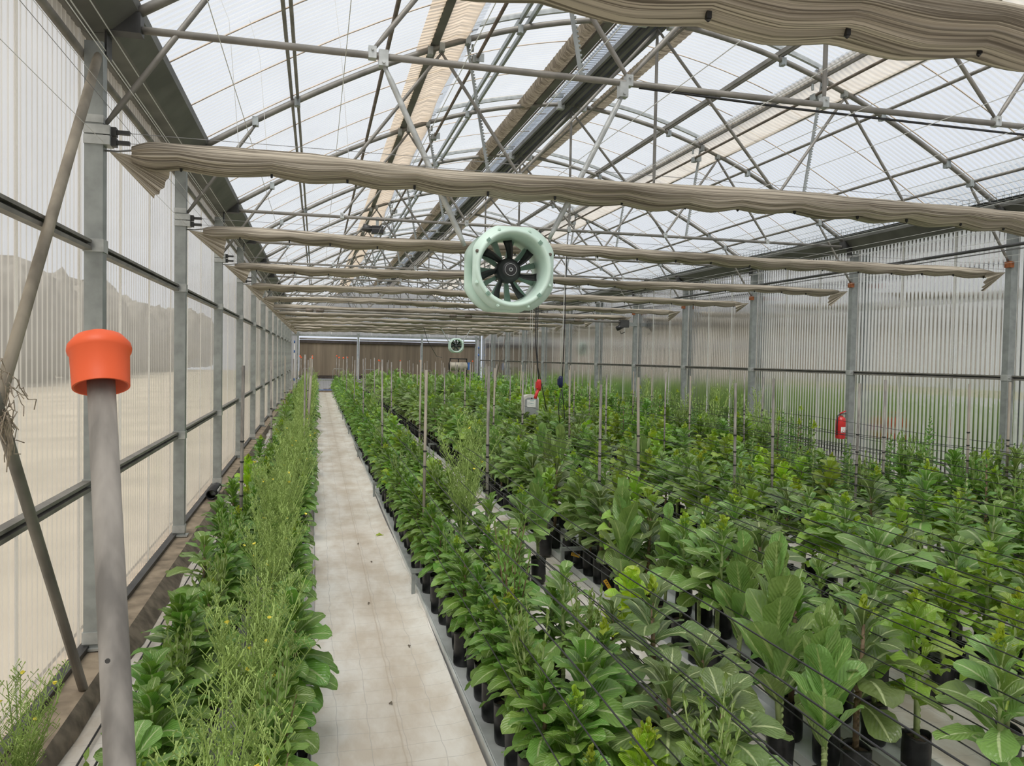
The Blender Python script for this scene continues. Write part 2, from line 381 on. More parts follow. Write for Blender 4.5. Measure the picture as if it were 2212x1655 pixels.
def curtain_mat():
    m = bpy.data.materials.new('striped_shade_cloth'); t, o, N = nodes(m); L = t.links.new
    p = N('ShaderNodeBsdfPrincipled'); p.inputs['Roughness'].default_value = .8
    uv = N('ShaderNodeUVMap'); sp = N('ShaderNodeSeparateXYZ'); L(uv.outputs[0], sp.inputs[0])
    wv = N('ShaderNodeTexNoise'); wv.inputs['Scale'].default_value = 1.0; wv.inputs['Detail'].default_value = 3
    mp = N('ShaderNodeMapping'); mp.inputs['Scale'].default_value = (1.6, 120, 1); L(uv.outputs[0], mp.inputs[0]); L(mp.outputs[0], wv.inputs['Vector'])
    cr = N('ShaderNodeValToRGB')
    cr.color_ramp.elements[0].position = .38; cr.color_ramp.elements[0].color = (.20, .17, .13, 1)  # cloth stripes together with dark pleat shading put into the colour
    cr.color_ramp.elements[1].position = .58; cr.color_ramp.elements[1].color = (.68, .61, .50, 1)
    L(wv.outputs[0], cr.inputs[0]); L(cr.outputs[0], p.inputs['Base Color'])
    tl = N('ShaderNodeBsdfTranslucent'); L(cr.outputs[0], tl.inputs[0])
    ms = N('ShaderNodeMixShader'); ms.inputs[0].default_value = .22; L(p.outputs[0], ms.inputs[1]); L(tl.outputs[0], ms.inputs[2])
    L(ms.outputs[0], o.inputs[0]); return m
M_curt = curtain_mat()

# ---------------------------------------------------------------- the shell
W, S = 9.7, 3.0
KMIN, KMAX = -2, 12                    # frames stand at y = 3k
YB = 36.0
AX = np.array([.2, .62, 1.06, 1.49, 2.33, 2.83, 3.41, 4.1, 4.85]); AZ = np.array([3.88, 4.13, 4.39, 4.63, 5.02, 5.20, 5.385, 5.54, 5.625])
APOLY = np.polyfit(AX, AZ, 4)
def archz(x): return float(np.polyval(APOLY, min(x, W - x)))

# floor: one weed-mat ground under the whole bay and the next one, with the walkway mat laid on it
MB().box((W - .05, 14, -.06), (2 * W + .2, 50, .10)).build('floor', M_floor)['kind'] = 'structure'
fl = bpy.data.objects['floor']
pm = MB(); ny = 120
for j in range(ny + 1):
    y = -6 + (YB - .9 + 6) * j / ny
    for x in (1.27, 1.45, 1.65, 1.85, 1.97, 2.045):
        z = .004 + (.006 if .1 < j % 3 else .003) * math.sin(x * 9 + y * 1.7) ** 2 + (.022 if x > 2.0 else (.008 if x > 1.9 else 0))
        pm.v.append((x + .010 * math.sin(y * 1.1), y, z))
for j in range(ny):
    for i in range(5):
        a = j * 6 + i; pm.f.append((a, a + 1, a + 7, a + 6)); pm.mi.append(0)
pth = pm.build('walkway_mat', M_path, None, True); tag(pth, 'off-white woven mat covering the walkway between the plant beds', 'floor mat')

# concrete kerb along the left wall
k = struct('trim_1')
MB().prism([(-.16, -.02), (.125, -.02), (.115, .088), (-.16, .096)], 1, -9, YB).build('kerb', M_kerb, k)
kd = MB(); n = 140
for j in range(n + 1):
    y = -9 + (YB + 9) * j / n; e = .012 * math.sin(y * 2.1) + .012 * math.sin(y * 5.3) + .03 * math.sin(y * .7)
    kd.v += [(.118, y, .094), (.155 + .25 * e, y, .05), (.185 + e, y, -.004)]
for j in range(n):
    for i in range(2): kd.f.append((j * 3 + i, j * 3 + i + 1, j * 3 + i + 4, j * 3 + i + 3)); kd.mi.append(0)
kd.build('kerb_edge', M_kerb_d, k, True)
MB().prism([(-.075, .095), (-.02, .095), (-.02, .125), (-.075, .125)], 1, -9, YB).build('sill_rail', M_dark, k)
MB().box((W, 13.5, .05), (.22, 45, .12)).build('trim_2', M_kerb)['kind'] = 'structure'

# corrugated sheets
def corr_wall(width, zb, zt, pitch=1/13, amp=.0035, axis='y', ztop=None):
    b = MB(); nn = int(round(width / pitch)) * 4
    for i in range(nn + 1):
        s = width * i / nn; q = [0, amp, amp, 0][0] if 0 else amp * math.sin(2 * PI * i / 4 + PI / 4) * 1.4
        zz = ztop(s) if ztop else zt
        b.v += [(q, s, zb), (q, s, zz)] if axis == 'y' else [(s, q, zb), (s, q, zz)]
    for i in range(nn): b.f.append((2 * i, 2 * i + 2, 2 * i + 3, 2 * i + 1)); b.mi.append(0)
    return b

PW = 1.0
def wall_run(name, x, z0, z1, material, y0, y1, joint_dx):
    root = struct(name, (x, 0, 0))
    me = corr_wall(PW, z0, z1).mesh('wall_panel', material, True)
    jm = MB().box((0, 0, (z0 + z1) / 2), (.006, .030, z1 - z0)).mesh('joint_strip', M_joint)
    y = y0
    while y < y1 - .01:
        put('wall_panel', me, root, (0, y, 0)); put('joint_strip', jm, root, (joint_dx, y, 0)); y += PW
    return root
wall_run('wall_left', -.10, .10, 3.86, M_wall, -9, YB, .014)
wall_run('wall_right', W + .10, .10, 3.80, M_part, -9, YB, -.014)
wall_run('wall_far_bay', 2 * W, .10, 3.80, M_part, -9, YB, -.014)

# roof sheets: lower slope, raised vent flap, on both slopes and on the next bay
ceil = struct('ceiling')
def roof_sheet(x0, x1, lift, nseg=8, pitch=.076, amp=.0035, mirror=False):
    b = MB(); nn = 13 * 4
    xs = np.linspace(x0, x1, nseg + 1)
    for i in range(nn + 1):
        y = PW * i / nn; q = amp * 1.4 * math.sin(2 * PI * i / 4 + PI / 4)
        for x in xs:
            b.v.append((W - x if mirror else x, y, archz(x) + lift + q))
    m = nseg + 1
    for i in range(nn):
        for j in range(nseg): b.f.append((i * m + j, (i + 1) * m + j, (i + 1) * m + j + 1, i * m + j + 1)); b.mi.append(0)
    return b
def seam(x0, x1, lift, mirror=False):
    xs = np.linspace(x0, x1, 9)
    return MB().tube([((W - x if mirror else x), 0, archz(x) + lift) for x in xs], .006, 4)
roof_parts = []
for mir in (False, True):
    roof_parts.append(('roof_panel', roof_sheet(.12, 2.86, .055, 8, mirror=mir).mesh('roof_panel', M_roof, True)))
    roof_parts.append(('vent_panel', roof_sheet(2.74, 4.80, .145, 6, mirror=mir).mesh('vent_panel', M_roof, True)))
    roof_parts.append(('joint_strip', seam(.12, 2.80, .038, mir).mesh('joint_strip', M_seam, True)))
    roof_parts.append(('joint_strip', seam(2.80, 4.75, .128, mir).mesh('joint_strip', M_seam, True)))
for j in range(-9, int(YB)):
    for nm, me in roof_parts: put(nm, me, ceil, (0, j, 0))
ceil2 = struct('ceiling_far_bay', (W, 0, 0))
for j in range(-9, int(YB)):
    for nm, me in roof_parts[:2] + roof_parts[4:6]: put(nm, me, ceil2, (0, j, 0))
MB().prism([(4.62, 5.76), (4.85, 5.82), (5.08, 5.76), (5.08, 5.78), (4.85, 5.84), (4.62, 5.78)], 1, -9, YB).build('ridge_cap', M_roof, ceil)

# end wall with the cooling pads: sheets below, above and in the gable
wb = struct('wall_back', (0, YB, 0))
x = 0.0; i = 0
while x < W - .01:
    wd = min(PW, W - x)
    corr_wall(wd, .0, .56, axis='x').build('wall_panel', M_gable, wb, True, (x, .03, 0))
    corr_wall(wd, 2.80, 4.0, axis='x', ztop=lambda s, x=x: max(archz(min(max(x + s, .12), W - .12)) + .04, 2.9)).build('gable_panel', M_gable, wb, True, (x, .03, 0))
    MB().box((x, .0, 3.3), (.03, .01, .98)).build('joint_strip', M_joint, wb)
    x += wd
for xx in (.0, 9.45): corr_wall(.41 if xx == 0 else .25, .56, 2.8, axis='x').build('wall_panel', M_gable, wb, True, (xx, .03, 0))
MB().box((W / 2, -.03, .60), (W, .07, .09)).build('rail', M_galv_l, wb)
MB().box((W / 2, -.03, 2.86), (W, .08, .10)).build('header_beam', M_galv, wb)
st = MB()
for j in range(26):
    a = .6 + j * .33 + rnd.uniform(-.1, .1); hh = rnd.uniform(.05, .16)
    st.box((a, -.002 - .0005 * j, .02 + hh / 2), (rnd.uniform(.2, .5), .008, hh))
st.build('mud_splash', M_kerb_d, wb)
MB().box((W / 2, -.16, .0), (W, .25, .12)).build('footing', M_kerb, wb)
PX = [(.43, 3.28, 'left'), (3.40, 6.54, 'middle'), (6.66, 9.42, 'right')]
for a, b_, nm in PX:
    t_ = thing('cooling_pad', '%s of three tall brown cooling pads set in the end wall' % nm, 'cooling pad', ((a + b_) / 2, YB - .02, .66), 'brown cooling pads in the end wall')
    hw = (b_ - a) / 2
    npn = 5
    for q in range(npn):
        w0 = 2 * hw / npn
        MB().box((-hw + w0 * (q + .5), 0, 1.0), (w0 - .0015, .10, 1.66)).build('pad_panel', M_pad, t_)
    MB().box((0, .045, 1.0), (2 * hw, .01, 1.7)).build('gap_backing', M_padfr, t_)  # backing added to stop bright lines showing between the pad panels
    MB().box((0, -.04, .08), (2 * hw, .14, .16)).build('bottom_trough', M_padfr, t_)
    MB().box((0, -.04, 1.88), (2 * hw, .14, .14)).build('top_cover', M_padfr, t_)
    MB().tube([(-hw, -.05, 2.02), (hw, -.05, 2.02)], .05, 10).build('header_pipe', M_hdr, t_, True)
for i, xx in enumerate((.36, 3.34, 6.60, 9.48)):
    p_ = thing('end_post', '%s grey steel column from the left along the end wall' % ORD[i], 'post', (xx, YB - .06, 0), 'end wall columns')
    MB().box((0, 0, 1.5), (.09, .09, 3.0)).build('post_shaft', M_galv, p_)
    MB().prism([(-.09, 3.0), (.09, 3.0), (.05, 2.93), (-.05, 2.93)], 1, -.05, .05).build('head_plate', M_galv, p_)
for x_, nm, zz in ((.20, 'left', 2.5), (9.56, 'right', 2.4)):
    t_ = thing('water_pipe', 'thin white riser pipe with blue couplings at %s end of the pads' % nm, 'pipe', (x_, YB - .35, 0))
    MB().tube([(0, 0, .0), (0, 0, zz)], .022, 8).build('riser', M_white if nm == 'left' else M_dark, t_, True)
    for z in (.62, 2.02, zz): MB().tube([(0, 0, z - .06), (0, 0, z + .06)], .036, 8).build('coupling', M_blue_p, t_, True)
t_ = thing('blue_pipe', 'blue pipe bent in a U low in front of the right cooling pad', 'pipe', (7.75, YB - .5, 0))
MB().tube([(0, 0, .75), (0, 0, .32), (1.55, 0, .30), (1.55, 0, .72)], .03, 8).tube([(.8, 0, .31), (.8, 0, 0)], .02, 6).build('pipe_run', M_blue_p, t_, True)
t_ = MB().tube([(1.0, YB - .35, .10), (2.0, YB - .36, .11), (3.2, YB - .35, .09)], .022, 8).build('blue_hose', M_blue_p, None, True)
tag(t_, 'blue hose lying along the foot of the end wall', 'hose')

# front gable behind the camera closes the bay
wf = struct('wall_front', (0, -9, 0))
for i in range(10):
    wd = min(PW, W - i)
    corr_wall(wd, .05, 4.0, axis='x', ztop=lambda s, x=i: archz(min(max(x + s, .12), W - .12)) + .04).build('wall_panel', M_gable, wf, True, (i, 0, 0))

# outside on the left: field and a row of trees; on the right the next bay
MB().box((-41, 20, -.15), (81.4, 140, .2)).build('ground_outside', M_soilout)['kind'] = 'structure'
for i in range(32):
    x_, y_ = -15 + rnd.uniform(-1.5, 1.5), -4 + i * 3.7 + rnd.uniform(-.6, .6); hgt = rnd.uniform(5.8, 6.8)
    t_ = thing('field_tree', 'dark tree in the hazy row beyond the left wall', 'tree', (x_, y_, -.05), 'trees outside the left wall')
    MB().tube([(0, 0, 0), (.1, 0, hgt * .4), (.05, .1, hgt * .7)], [.16, .12, .06], 7).build('trunk', M_bark, t_, True)
    cb = MB(); nu_, nv_ = 14, 9
    for a in range(nv_ + 1):
        for b_ in range(nu_):
            th = PI * a / nv_; ph = 2 * PI * b_ / nu_; r_ = 1 + .22 * math.sin(3.1 * ph + a + i) * math.sin(2 * th) + rnd.uniform(-.08, .08)
            cb.v.append((2.4 * r_ * math.sin(th) ** .6 * math.cos(ph), 2.6 * r_ * math.sin(th) ** .6 * math.sin(ph), hgt * .52 + hgt * .48 * r_ * math.cos(th)))
    for a in range(nv_):
        for b_ in range(nu_): cb.f.append((a * nu_ + b_, (a + 1) * nu_ + b_, (a + 1) * nu_ + (b_ + 1) % nu_, a * nu_ + (b_ + 1) % nu_)); cb.mi.append(0)
    cb.build('crown', M_tree, t_, True)
t_ = MB().box((14.6, 12, 1.32), (.01, 44, .16)).build('sticky_tape', M_stickyel); tag(t_, 'yellow sticky tape band stretched along the next bay, seen through the right wall', 'tape')

# ---------------------------------------------------------------- steel frame
def fr_label(k): return ORD[k - KMIN] if False else ('the %s frame from the camera' % ORD[k] if k >= 0 else 'a frame at the camera')

# posts
def post_meshes(right):
    s = -1 if right else 1
    d = {}
    d['post_shaft'] = MB().box((0, 0, 1.88), (.10, .09, 3.56)).mesh('post_shaft', M_galv)
    d['base_plate'] = MB().box((0, -.004, .17), (.112, .10, .07)).box((s * .01, -.01, .105), (.14, .12, .014)).mesh('base_plate', M_galv_l)
    d['girt_clamp'] = [MB().box((0, 0, z), (.112, .104, .075)).tube([(-.03, -.062, z), (-.03, -.05, z)], .010, 6).mesh('girt_clamp', M_galv_l) for z in ((1.077, 2.484) if not right else (1.743,))]
    if not right:
        d['cable_bracket'] = [MB().box((.018, -.004, z), (.14, .105, .052)).mesh('cable_bracket', M_galv_l) for z in (3.155, 3.095)]
        d['tension_lug'] = [MB().box((.135, 0, z), (.10, .03, .022)).box((.10, 0, z), (.03, .05, .05)).mesh('tension_lug', M_dark) for z in (3.155, 3.095)]
        d['brace_band'] = MB().box((0, -.002, 3.215), (.108, .10, .045)).mesh('brace_band', M_galv_l)
    else:
        d['brace_band'] = MB().box((-.06, -.02, 3.155), (.06, .09, .075)).mesh('brace_band', M_rust)
    return d
for right in (False, True):
    dm = post_meshes(right); xx = W if right else 0.0
    for k in range(KMIN, KMAX + 1):
        nm = 'right' if right else 'left'
        vis = [kk for kk in range(KMIN, KMAX + 1) if proj((xx, 3 * kk, 1.8))[2] > .3 and -40 < proj((xx, 3 * kk, 1.8))[0] < 2250]
        lab = 'galvanised square post along the %s wall, %s' % (nm, ('%s from the front' % ORD[vis.index(k)]) if k in vis else 'beyond the frame edge')
        p_ = thing('wall_post', lab, 'post', (xx, 3 * k, 0), 'posts along the %s wall' % nm)
        for n_, me in dm.items():
            for q in (me if isinstance(me, list) else [me]): put(n_, q, p_)

# girts (horizontal rails between the posts)
for k in range(KMIN, KMAX):
    for x_, z, nm, tier in ((0, 1.077, 'left', 'lower'), (0, 2.484, 'left', 'upper'), (W, 1.743, 'right', 'single')):
        g = MB(); sx = -.03 if x_ == 0 else .03
        g.box((sx, 1.5, .020), (.05, 2.89, .018)).box((sx, 1.5, -.020), (.05, 2.89, .022)).box((sx - (.012 if x_ == 0 else -.012), 1.5, 0), (.02, 2.89, .03))
        g.mi[12:] = [1] * 6; key = 'girt_' + nm
        me = bpy.data.meshes.get(key) or g.mesh(key, [M_pipe, M_dark])
        o = put('wall_rail', me, None, (x_, 3 * k, z))
        tag(o, '%s dark rail on the %s wall, %s' % (tier, nm, 'bay after the %s frame' % ORD[k] if k >= 0 else 'bay beside the camera'), 'wall rail', 'wall rails')

# gutters
gp = [(-.20, 3.99), (-.20, 3.80), (-.05, 3.72), (.10, 3.735), (.235, 3.86), (.235, 3.93), (.215, 3.93), (.215, 3.87), (.09, 3.755), (-.05, 3.74), (-.18, 3.81), (-.18, 3.99)]
for x_, nm in ((0, 'left'), (W, 'right'), (2 * W, 'far')):
    poly = gp if nm == 'left' else ([(-a + .02, b) for a, b in gp] if nm == 'right' else gp)
    t_ = thing('gutter', 'wide grey steel gutter beam along the top of the %s wall' % nm, 'gutter', (x_, 0, 0))
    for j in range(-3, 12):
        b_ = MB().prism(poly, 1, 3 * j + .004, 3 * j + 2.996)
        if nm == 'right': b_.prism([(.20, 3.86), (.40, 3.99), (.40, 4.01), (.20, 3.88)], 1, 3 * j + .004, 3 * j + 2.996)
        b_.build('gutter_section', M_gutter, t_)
    for j in range(-2, 12):
        sg = 1 if nm != 'right' else -1
        MB().box((sg * .10, 3 * j, 3.79), (.30, .10, .12)).box((sg * .055, 3 * j + .05, 3.68), (.012, .12, .16)).build('splice_plate', M_dark, t_)

# roof trusses
def flat_tube(b, a, c, r):
    a, c = Vector(a), Vector(c); d = c - a
    b.tube([a, a + d * .05, a + d * .09, c - d * .09, c - d * .05, c], [r * .7, r * .8, r, r, r * .8, r * .7], 8)
JA, JB = 1.53, 3.26
HC = 3.765
tm = {}
xs = np.linspace(.20, W - .20, 45)
tm['arch'] = [MB().tube([(x, 0, archz(x) - .03) for x in xs], .030, 10).mesh('arch', M_pipe, True)]
tm['chord'] = [MB().tube([(.16, 0, HC), (W - .16, 0, HC)], .022, 10).mesh('chord', M_pipe, True)]
segs = []
for m in (0, 1):
    X = (lambda x: W - x) if m else (lambda x: x)
    segs += [((X(2.48), 0, 4.98), (X(W / 2 - JB), 0, HC + .03)), ((X(2.48), 0, 4.98), (X(W / 2 - JA), 0, HC + .03)),
             ((W / 2, 0, 5.50), (X(W / 2 - JA), 0, HC + .03)), ((X(.055), 0, 3.20), (X(.67), 0, 4.09))]
segs.append(((W / 2, 0, 5.50), (W / 2, 0, HC)))
tm['strut'] = []
for a, c in segs:
    b = MB(); flat_tube(b, a, c, .0175); tm['strut'].append(b.mesh('strut', M_pipe, True))
tm['joint_clamp'] = []
for x in (W / 2 - JB, W / 2 - JA, W / 2 + JA, W / 2 + JB, W / 2):
    tm['joint_clamp'].append(MB().box((x, 0, HC + .015), (.05, .056, .075)).tube([(x, -.04, HC + .03), (x, .04, HC + .03)], .009, 6).mesh('joint_clamp', M_galv_l))
for x in (.67, 1.06, 2.36, 2.48, 2.75, 3.3, W - .67, W - 1.02, W - 1.96, W - 2.48, W - 2.75, W - 3.3):
    tm['joint_clamp'].append(MB().box((x, 0, archz(x) - .045), (.055, .07, .085)).tube([(x, -.045, archz(x) - .08), (x, .045, archz(x) - .08)], .008, 6).mesh('joint_clamp', M_galv))
tm['ridge_plate'] = [MB().box((x, -.005, 5.565), (.10, .075, .11)).tube([(x, -.05, 5.56), (x, .05, 5.56)], .012, 6).mesh('ridge_plate', M_galv_l) for x in (4.68, 5.02)]
vx = np.linspace(2.78, 4.72, 12)
tm['vent_rib'] = []
for m in (0, 1):
    b = MB(); P_ = [((W - x if m else x), archz(x) + .075) for x in vx]; Q_ = [((W - x if m else x), archz(x) + .125) for x in vx]
    b.prism(P_ + Q_[::-1], 1, -.02, .02); tm['vent_rib'].append(b.mesh('vent_rib', M_galv_l))
# toothed vent racks
tm['vent_rack'] = []
for x0, z0, x1, z1 in ((2.72, 5.30, 3.00, 3.80), (W - 2.72, 5.30, W - 2.95, 3.80)):
    b = MB(); b.tube([(x0, .06, z0), (x1, .06, z1)], .016, 4)
    for i in range(48):
        t = (i + .5) / 48; b.box((x0 + (x1 - x0) * t + .018, .06, z0 + (z1 - z0) * t), (.016, .018, .014))
    tm['vent_rack'].append(b.mesh('vent_rack', M_galv))
tm['pinion_housing'] = [MB().box((x, .05, 4.965), (.07, .09, .075)).box((x + .035, -.02, 4.97), (.085, .01, .085)).tube([(x - .03, .05, 5.05), (x - .03, .05, 5.12)], .015, 6).mesh('pinion_housing', M_galv) for x in (2.84, W - 2.84)]
for k in range(KMIN, KMAX + 1):
    lab = 'arched roof truss of grey tubes, %s' % (('%s from the front' % ORD[k]) if k >= 0 else ('just ahead of the camera' if k == -1 else 'behind the camera'))
    t_ = thing('roof_truss', lab, 'roof truss', (0, 3 * k, 0), 'roof trusses')
    for n_, mm in tm.items():
        for me in mm: put(n_, me, t_)

# purlins, vent shafts and ridge beams running down the house
L0, L1 = -9.0, YB
def along(name, x, z, shape, material, label, cat):
    b = MB()
    if shape[0] == 't': b.tube([(0, L0, 0), (0, L1, 0)], shape[1], 8)
    else: b.box((0, (L0 + L1) / 2, 0), (shape[1], L1 - L0, shape[2]))
    o = b.build(name, material, None, shape[0] == 't', (x, 0, z)); return tag(o, label, cat)
for x, dx, nm in ((1.035, 0, 'left'), (W - 3.34, 0, 'right')):
    for q in (-.028, .028):
        along('purlin', x + q, archz(x) + .02, ('b', .026, .05), M_pipe, '%s half of the doubled purlin on the %s roof slope' % ('outer' if (q < 0) == (nm == 'left') else 'inner', nm), 'purlin')
for q in (-.05, .05): along('purlin', 3.36 + q, archz(3.36) + .05, ('b', .032, .055), M_galv, '%s rail of the pair below the left roof vent' % ('lower' if q < 0 else 'upper'), 'purlin')
along('purlin', 1.90, archz(1.9) - .005, ('t', .020), M_pipe_b, 'brown tube purlin between the left doubled purlin and the net', 'purlin')
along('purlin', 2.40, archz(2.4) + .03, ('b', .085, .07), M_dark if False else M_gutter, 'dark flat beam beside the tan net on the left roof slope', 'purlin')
for x, nm in ((W - .62, 'lowest'), (W - 1.02, 'second lowest'), (W - 1.96, 'third lowest'), (W - 2.36, 'fourth lowest')):
    along('purlin', x, archz(x) + .012, ('t', .019), M_pipe, '%s tube purlin on the right roof slope' % nm, 'purlin')
along('purlin', W - 2.76, archz(2.76) + .03, ('b', .03, .06), M_pipe, 'flat purlin along the lower edge of the right roof vent', 'purlin')
along('vent_shaft', 2.85, 4.975, ('t', .017), M_pipe_b, 'brown rotating vent shaft under the left slope', 'shaft')
along('vent_shaft', W - 2.85, 4.985, ('t', .017), M_pipe_b, 'brown rotating vent shaft under the right slope', 'shaft')
t_ = thing('ridge_beam', 'dark ridge beam of parallel channels under the roof peak', 'beam')
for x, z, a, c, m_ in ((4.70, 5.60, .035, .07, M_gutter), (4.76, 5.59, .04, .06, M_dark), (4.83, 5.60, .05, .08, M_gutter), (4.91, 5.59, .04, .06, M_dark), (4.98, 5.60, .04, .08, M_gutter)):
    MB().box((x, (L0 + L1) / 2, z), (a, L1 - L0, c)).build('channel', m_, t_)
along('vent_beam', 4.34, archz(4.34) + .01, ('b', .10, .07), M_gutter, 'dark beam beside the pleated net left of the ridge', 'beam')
along('vent_beam', 4.47, archz(4.47) + .03, ('t', .012), M_pipe_b, 'thin brown rod between the dark beam and the ridge', 'rod')
along('ridge_pipe', 5.13, 5.52, ('t', .017), M_pipe, 'tube hung just right of the ridge beam', 'pipe')

# pleated and smooth net strips under the vents
def net_strip(name, prof, label, pleat, amp, seed, stepy=.06, mt=None):
    r_ = random.Random(seed); ys = np.arange(L0, L1 + .01, stepy); V = []; m = len(prof)
    ph = [r_.uniform(0, 6.28) for _ in range(6)]
    for y in ys:
        lo = .5 * math.sin(y * .9 + ph[0]) + .3 * math.sin(y * 2.3 + ph[1])
        for i, (x, z) in enumerate(prof):
            e = amp * (i / (m - 1)) * lo
            pz = pleat * math.sin(y * 2 * PI / .12 + i * .8 + ph[2]) * math.sin(PI * (i + .5) / m)
            V.append((x + e + .3 * pz, y, z + pz - .4 * abs(e)))
    n = len(ys); Q = [(j * m + i, j * m + i + 1, (j + 1) * m + i + 1, (j + 1) * m + i) for j in range(n - 1) for i in range(m - 1)]
    o = put(name, np_mesh(name, V, Q, mt or M_net)); return tag(o, label, 'net')
az = archz
net_strip('insect_net', [(2.22, az(2.22) + .02), (2.36, az(2.36) + .01), (2.50, az(2.5) + .0), (2.62, az(2.62) + .01), (2.74, az(2.74) - .03), (2.80, az(2.8) + .04)], 'tan insect net strip along the lower edge of the left roof vent', .006, .05, 1)
net_strip('insect_net', [(W - 2.84, az(2.84) + .06), (W - 2.72, az(2.72) + .0), (W - 2.6, az(2.6) - .02), (W - 2.48, az(2.48) - .02), (W - 2.34, az(2.34) + .0)], 'smooth tan insect net strip on the right roof slope', .002, .03, 2, mt=M_net_r)
net_strip('pleated_net', [(4.06, az(4.06) + .05), (4.08, az(4.06) - .03), (4.15, az(4.15) - .06), (4.22, az(4.2) - .04), (4.28, az(4.28) + .02), (4.30, az(4.3) + .04)], 'brown pleated net bunched left of the ridge beam', .036, .02, 3, .02, M_net_p)
net_strip('pleated_net', [(5.16, az(4.54) + .03), (5.20, az(4.5) + .0), (5.28, az(4.42) + .0), (5.36, az(4.34) + .02)], 'narrow grey pleated net just right of the ridge', .014, .015, 4, .02, M_net_p)

# ---------------------------------------------------------------- shade curtains bunched at every frame
def curtain_mesh(seed, x0=.20, x1=9.42, fat=1.0):
    r_ = random.Random(seed); nx = 210; m = 64
    hooks = [x0 + .30 + .462 * i + r_.uniform(-.04, .04) for i in range(20)]
    pa = [r_.uniform(-1, 1) for _ in range(m)]; pb = [r_.uniform(0, 6.28) for _ in range(m)]
    V = []; UV = []
    for i in range(nx + 1):
        x = x0 + (x1 - x0) * i / nx
        d = min(abs(x - h) for h in hooks); u = min(d / .23, 1)         # 0 at a hook, 1 half-way
        sag = .013 * (math.sin(u * PI / 2) ** 1.0); pin = .80 + .20 * u
        lo = .010 * math.sin(x * 1.3 + seed) + .005 * math.sin(x * 4.1 + 2 * seed)
        ed = min((x - x0) / .16, (x1 - x) / .22, 1); end = .35 + .65 * math.sin(ed * PI / 2)
        for j in range(m):
            a = 2 * PI * j / m
            ca, sa = math.cos(a), math.sin(a)
            wy = fat * .112 * (1 + .08 * math.sin(x * 2.3 + seed)) * end; hz = (.086 if sa < 0 else .066) * pin * end * fat
            ple = (1.0 if j % 2 else -.9) * fat * .0105 * (.6 + .7 * pa[j]) + .006 * math.sin(x * (3 + 2 * pa[j]) + pb[j]) + .010 * math.sin(3 * a + x * 1.7 + seed)
            y = ca * (wy + ple); z = sa * (hz + ple) - sag * (1 if sa < 0 else .55) + lo
            V.append((x, y, z)); UV.append((x * .5, j / m))
    Q = [(i * m + j, i * m + (j + 1) % m, (i + 1) * m + (j + 1) % m, (i + 1) * m + j) for i in range(nx) for j in range(m)]
    return np_mesh('curtain_bundle', V, Q, M_curt, UV), hooks
def flap_mesh(seed, left):
    r_ = random.Random(seed); V = []; UV = []; nu_, nv_ = 22, 8
    L_ = .34 * r_.uniform(.8, 1.1); dr = .24 * r_.uniform(.75, 1.15); s = 1 if left else -1
    for j in range(nv_ + 1):
        t = j / nv_
        for i in range(nu_ + 1):
            q = i / nu_
            # a fan of pleats: tie point, upper corner under the bundle, lower hanging corner
            bx, bz, cx, cz = .34, -.02 - .03 * q, L_ * .86, -dr
            x = -.02 + t * ((1 - q) * bx + q * cx); z = -.03 + t * ((1 - q) * bz + q * cz) - .03 * t * math.sin(PI * q)
            y = (.022 * math.sin(q * 26 + seed) * t + .05 * math.sin(q * 3.1 + seed) * t) - .03
            V.append((s * x, y, z)); UV.append((t * .3, q * .6))
    Q = [(j * (nu_ + 1) + i, j * (nu_ + 1) + i + 1, (j + 1) * (nu_ + 1) + i + 1, (j + 1) * (nu_ + 1) + i) for j in range(nv_) for i in range(nu_)]
    return np_mesh('end_flap', V, Q, M_curt, UV)
ZC = 3.035
cv = [curtain_mesh(1), curtain_mesh(2, fat=.72), curtain_mesh(3, fat=.66), curtain_mesh(4, fat=.72), curtain_mesh(5, fat=.62)]
cz = [cv[0], cv[1], cv[2], cv[3], cv[4]]
hookm = MB().box((0, 0, -.010), (.014, .016, .020)).lathe([(.003, -.028), (.008, -.022), (.003, -.016)], 8).mesh('hook', M_black)
fls = [flap_mesh(s, True) for s in (1, 2, 3)]; frs = [flap_mesh(s, False) for s in (4, 5, 6)]
for k in range(-1, KMAX):
    ci = 0 if k < 1 else 1 + (k - 1) % 4; me, hk = cv[ci]; ft = (1, .72, .66, .72, .62)[ci]
    lab = 'bunched tan striped shade curtain across the house, %s' % (('%s one from the front' % ORD[k]) if k >= 0 else 'hanging overhead at top right')
    t_ = thing('shade_curtain', lab, 'curtain', (0, 3 * k, ZC - (.085 if k < 0 else 0)), 'bunched shade curtains')
    put('curtain_bundle', me, t_)
    put('end_flap', fls[k % 3], t_, (.09 if k % 3 else .10, 0, .03)); put('end_flap', frs[k % 3], t_, (9.56, 0, .05))
    MB().tube([(.05, 0, .01), (.12, 0, .01), (.24, 0, .03)], .006, 5).build('tie_cord', M_wire_g, t_)
    if k < 7:
        for h in hk: put('hook', hookm, t_, (h, -.02, -.066 * ft + .010 * math.sin(h * 1.3 + ci + 1) + .005 * math.sin(h * 4.1 + 2 * (ci + 1))))
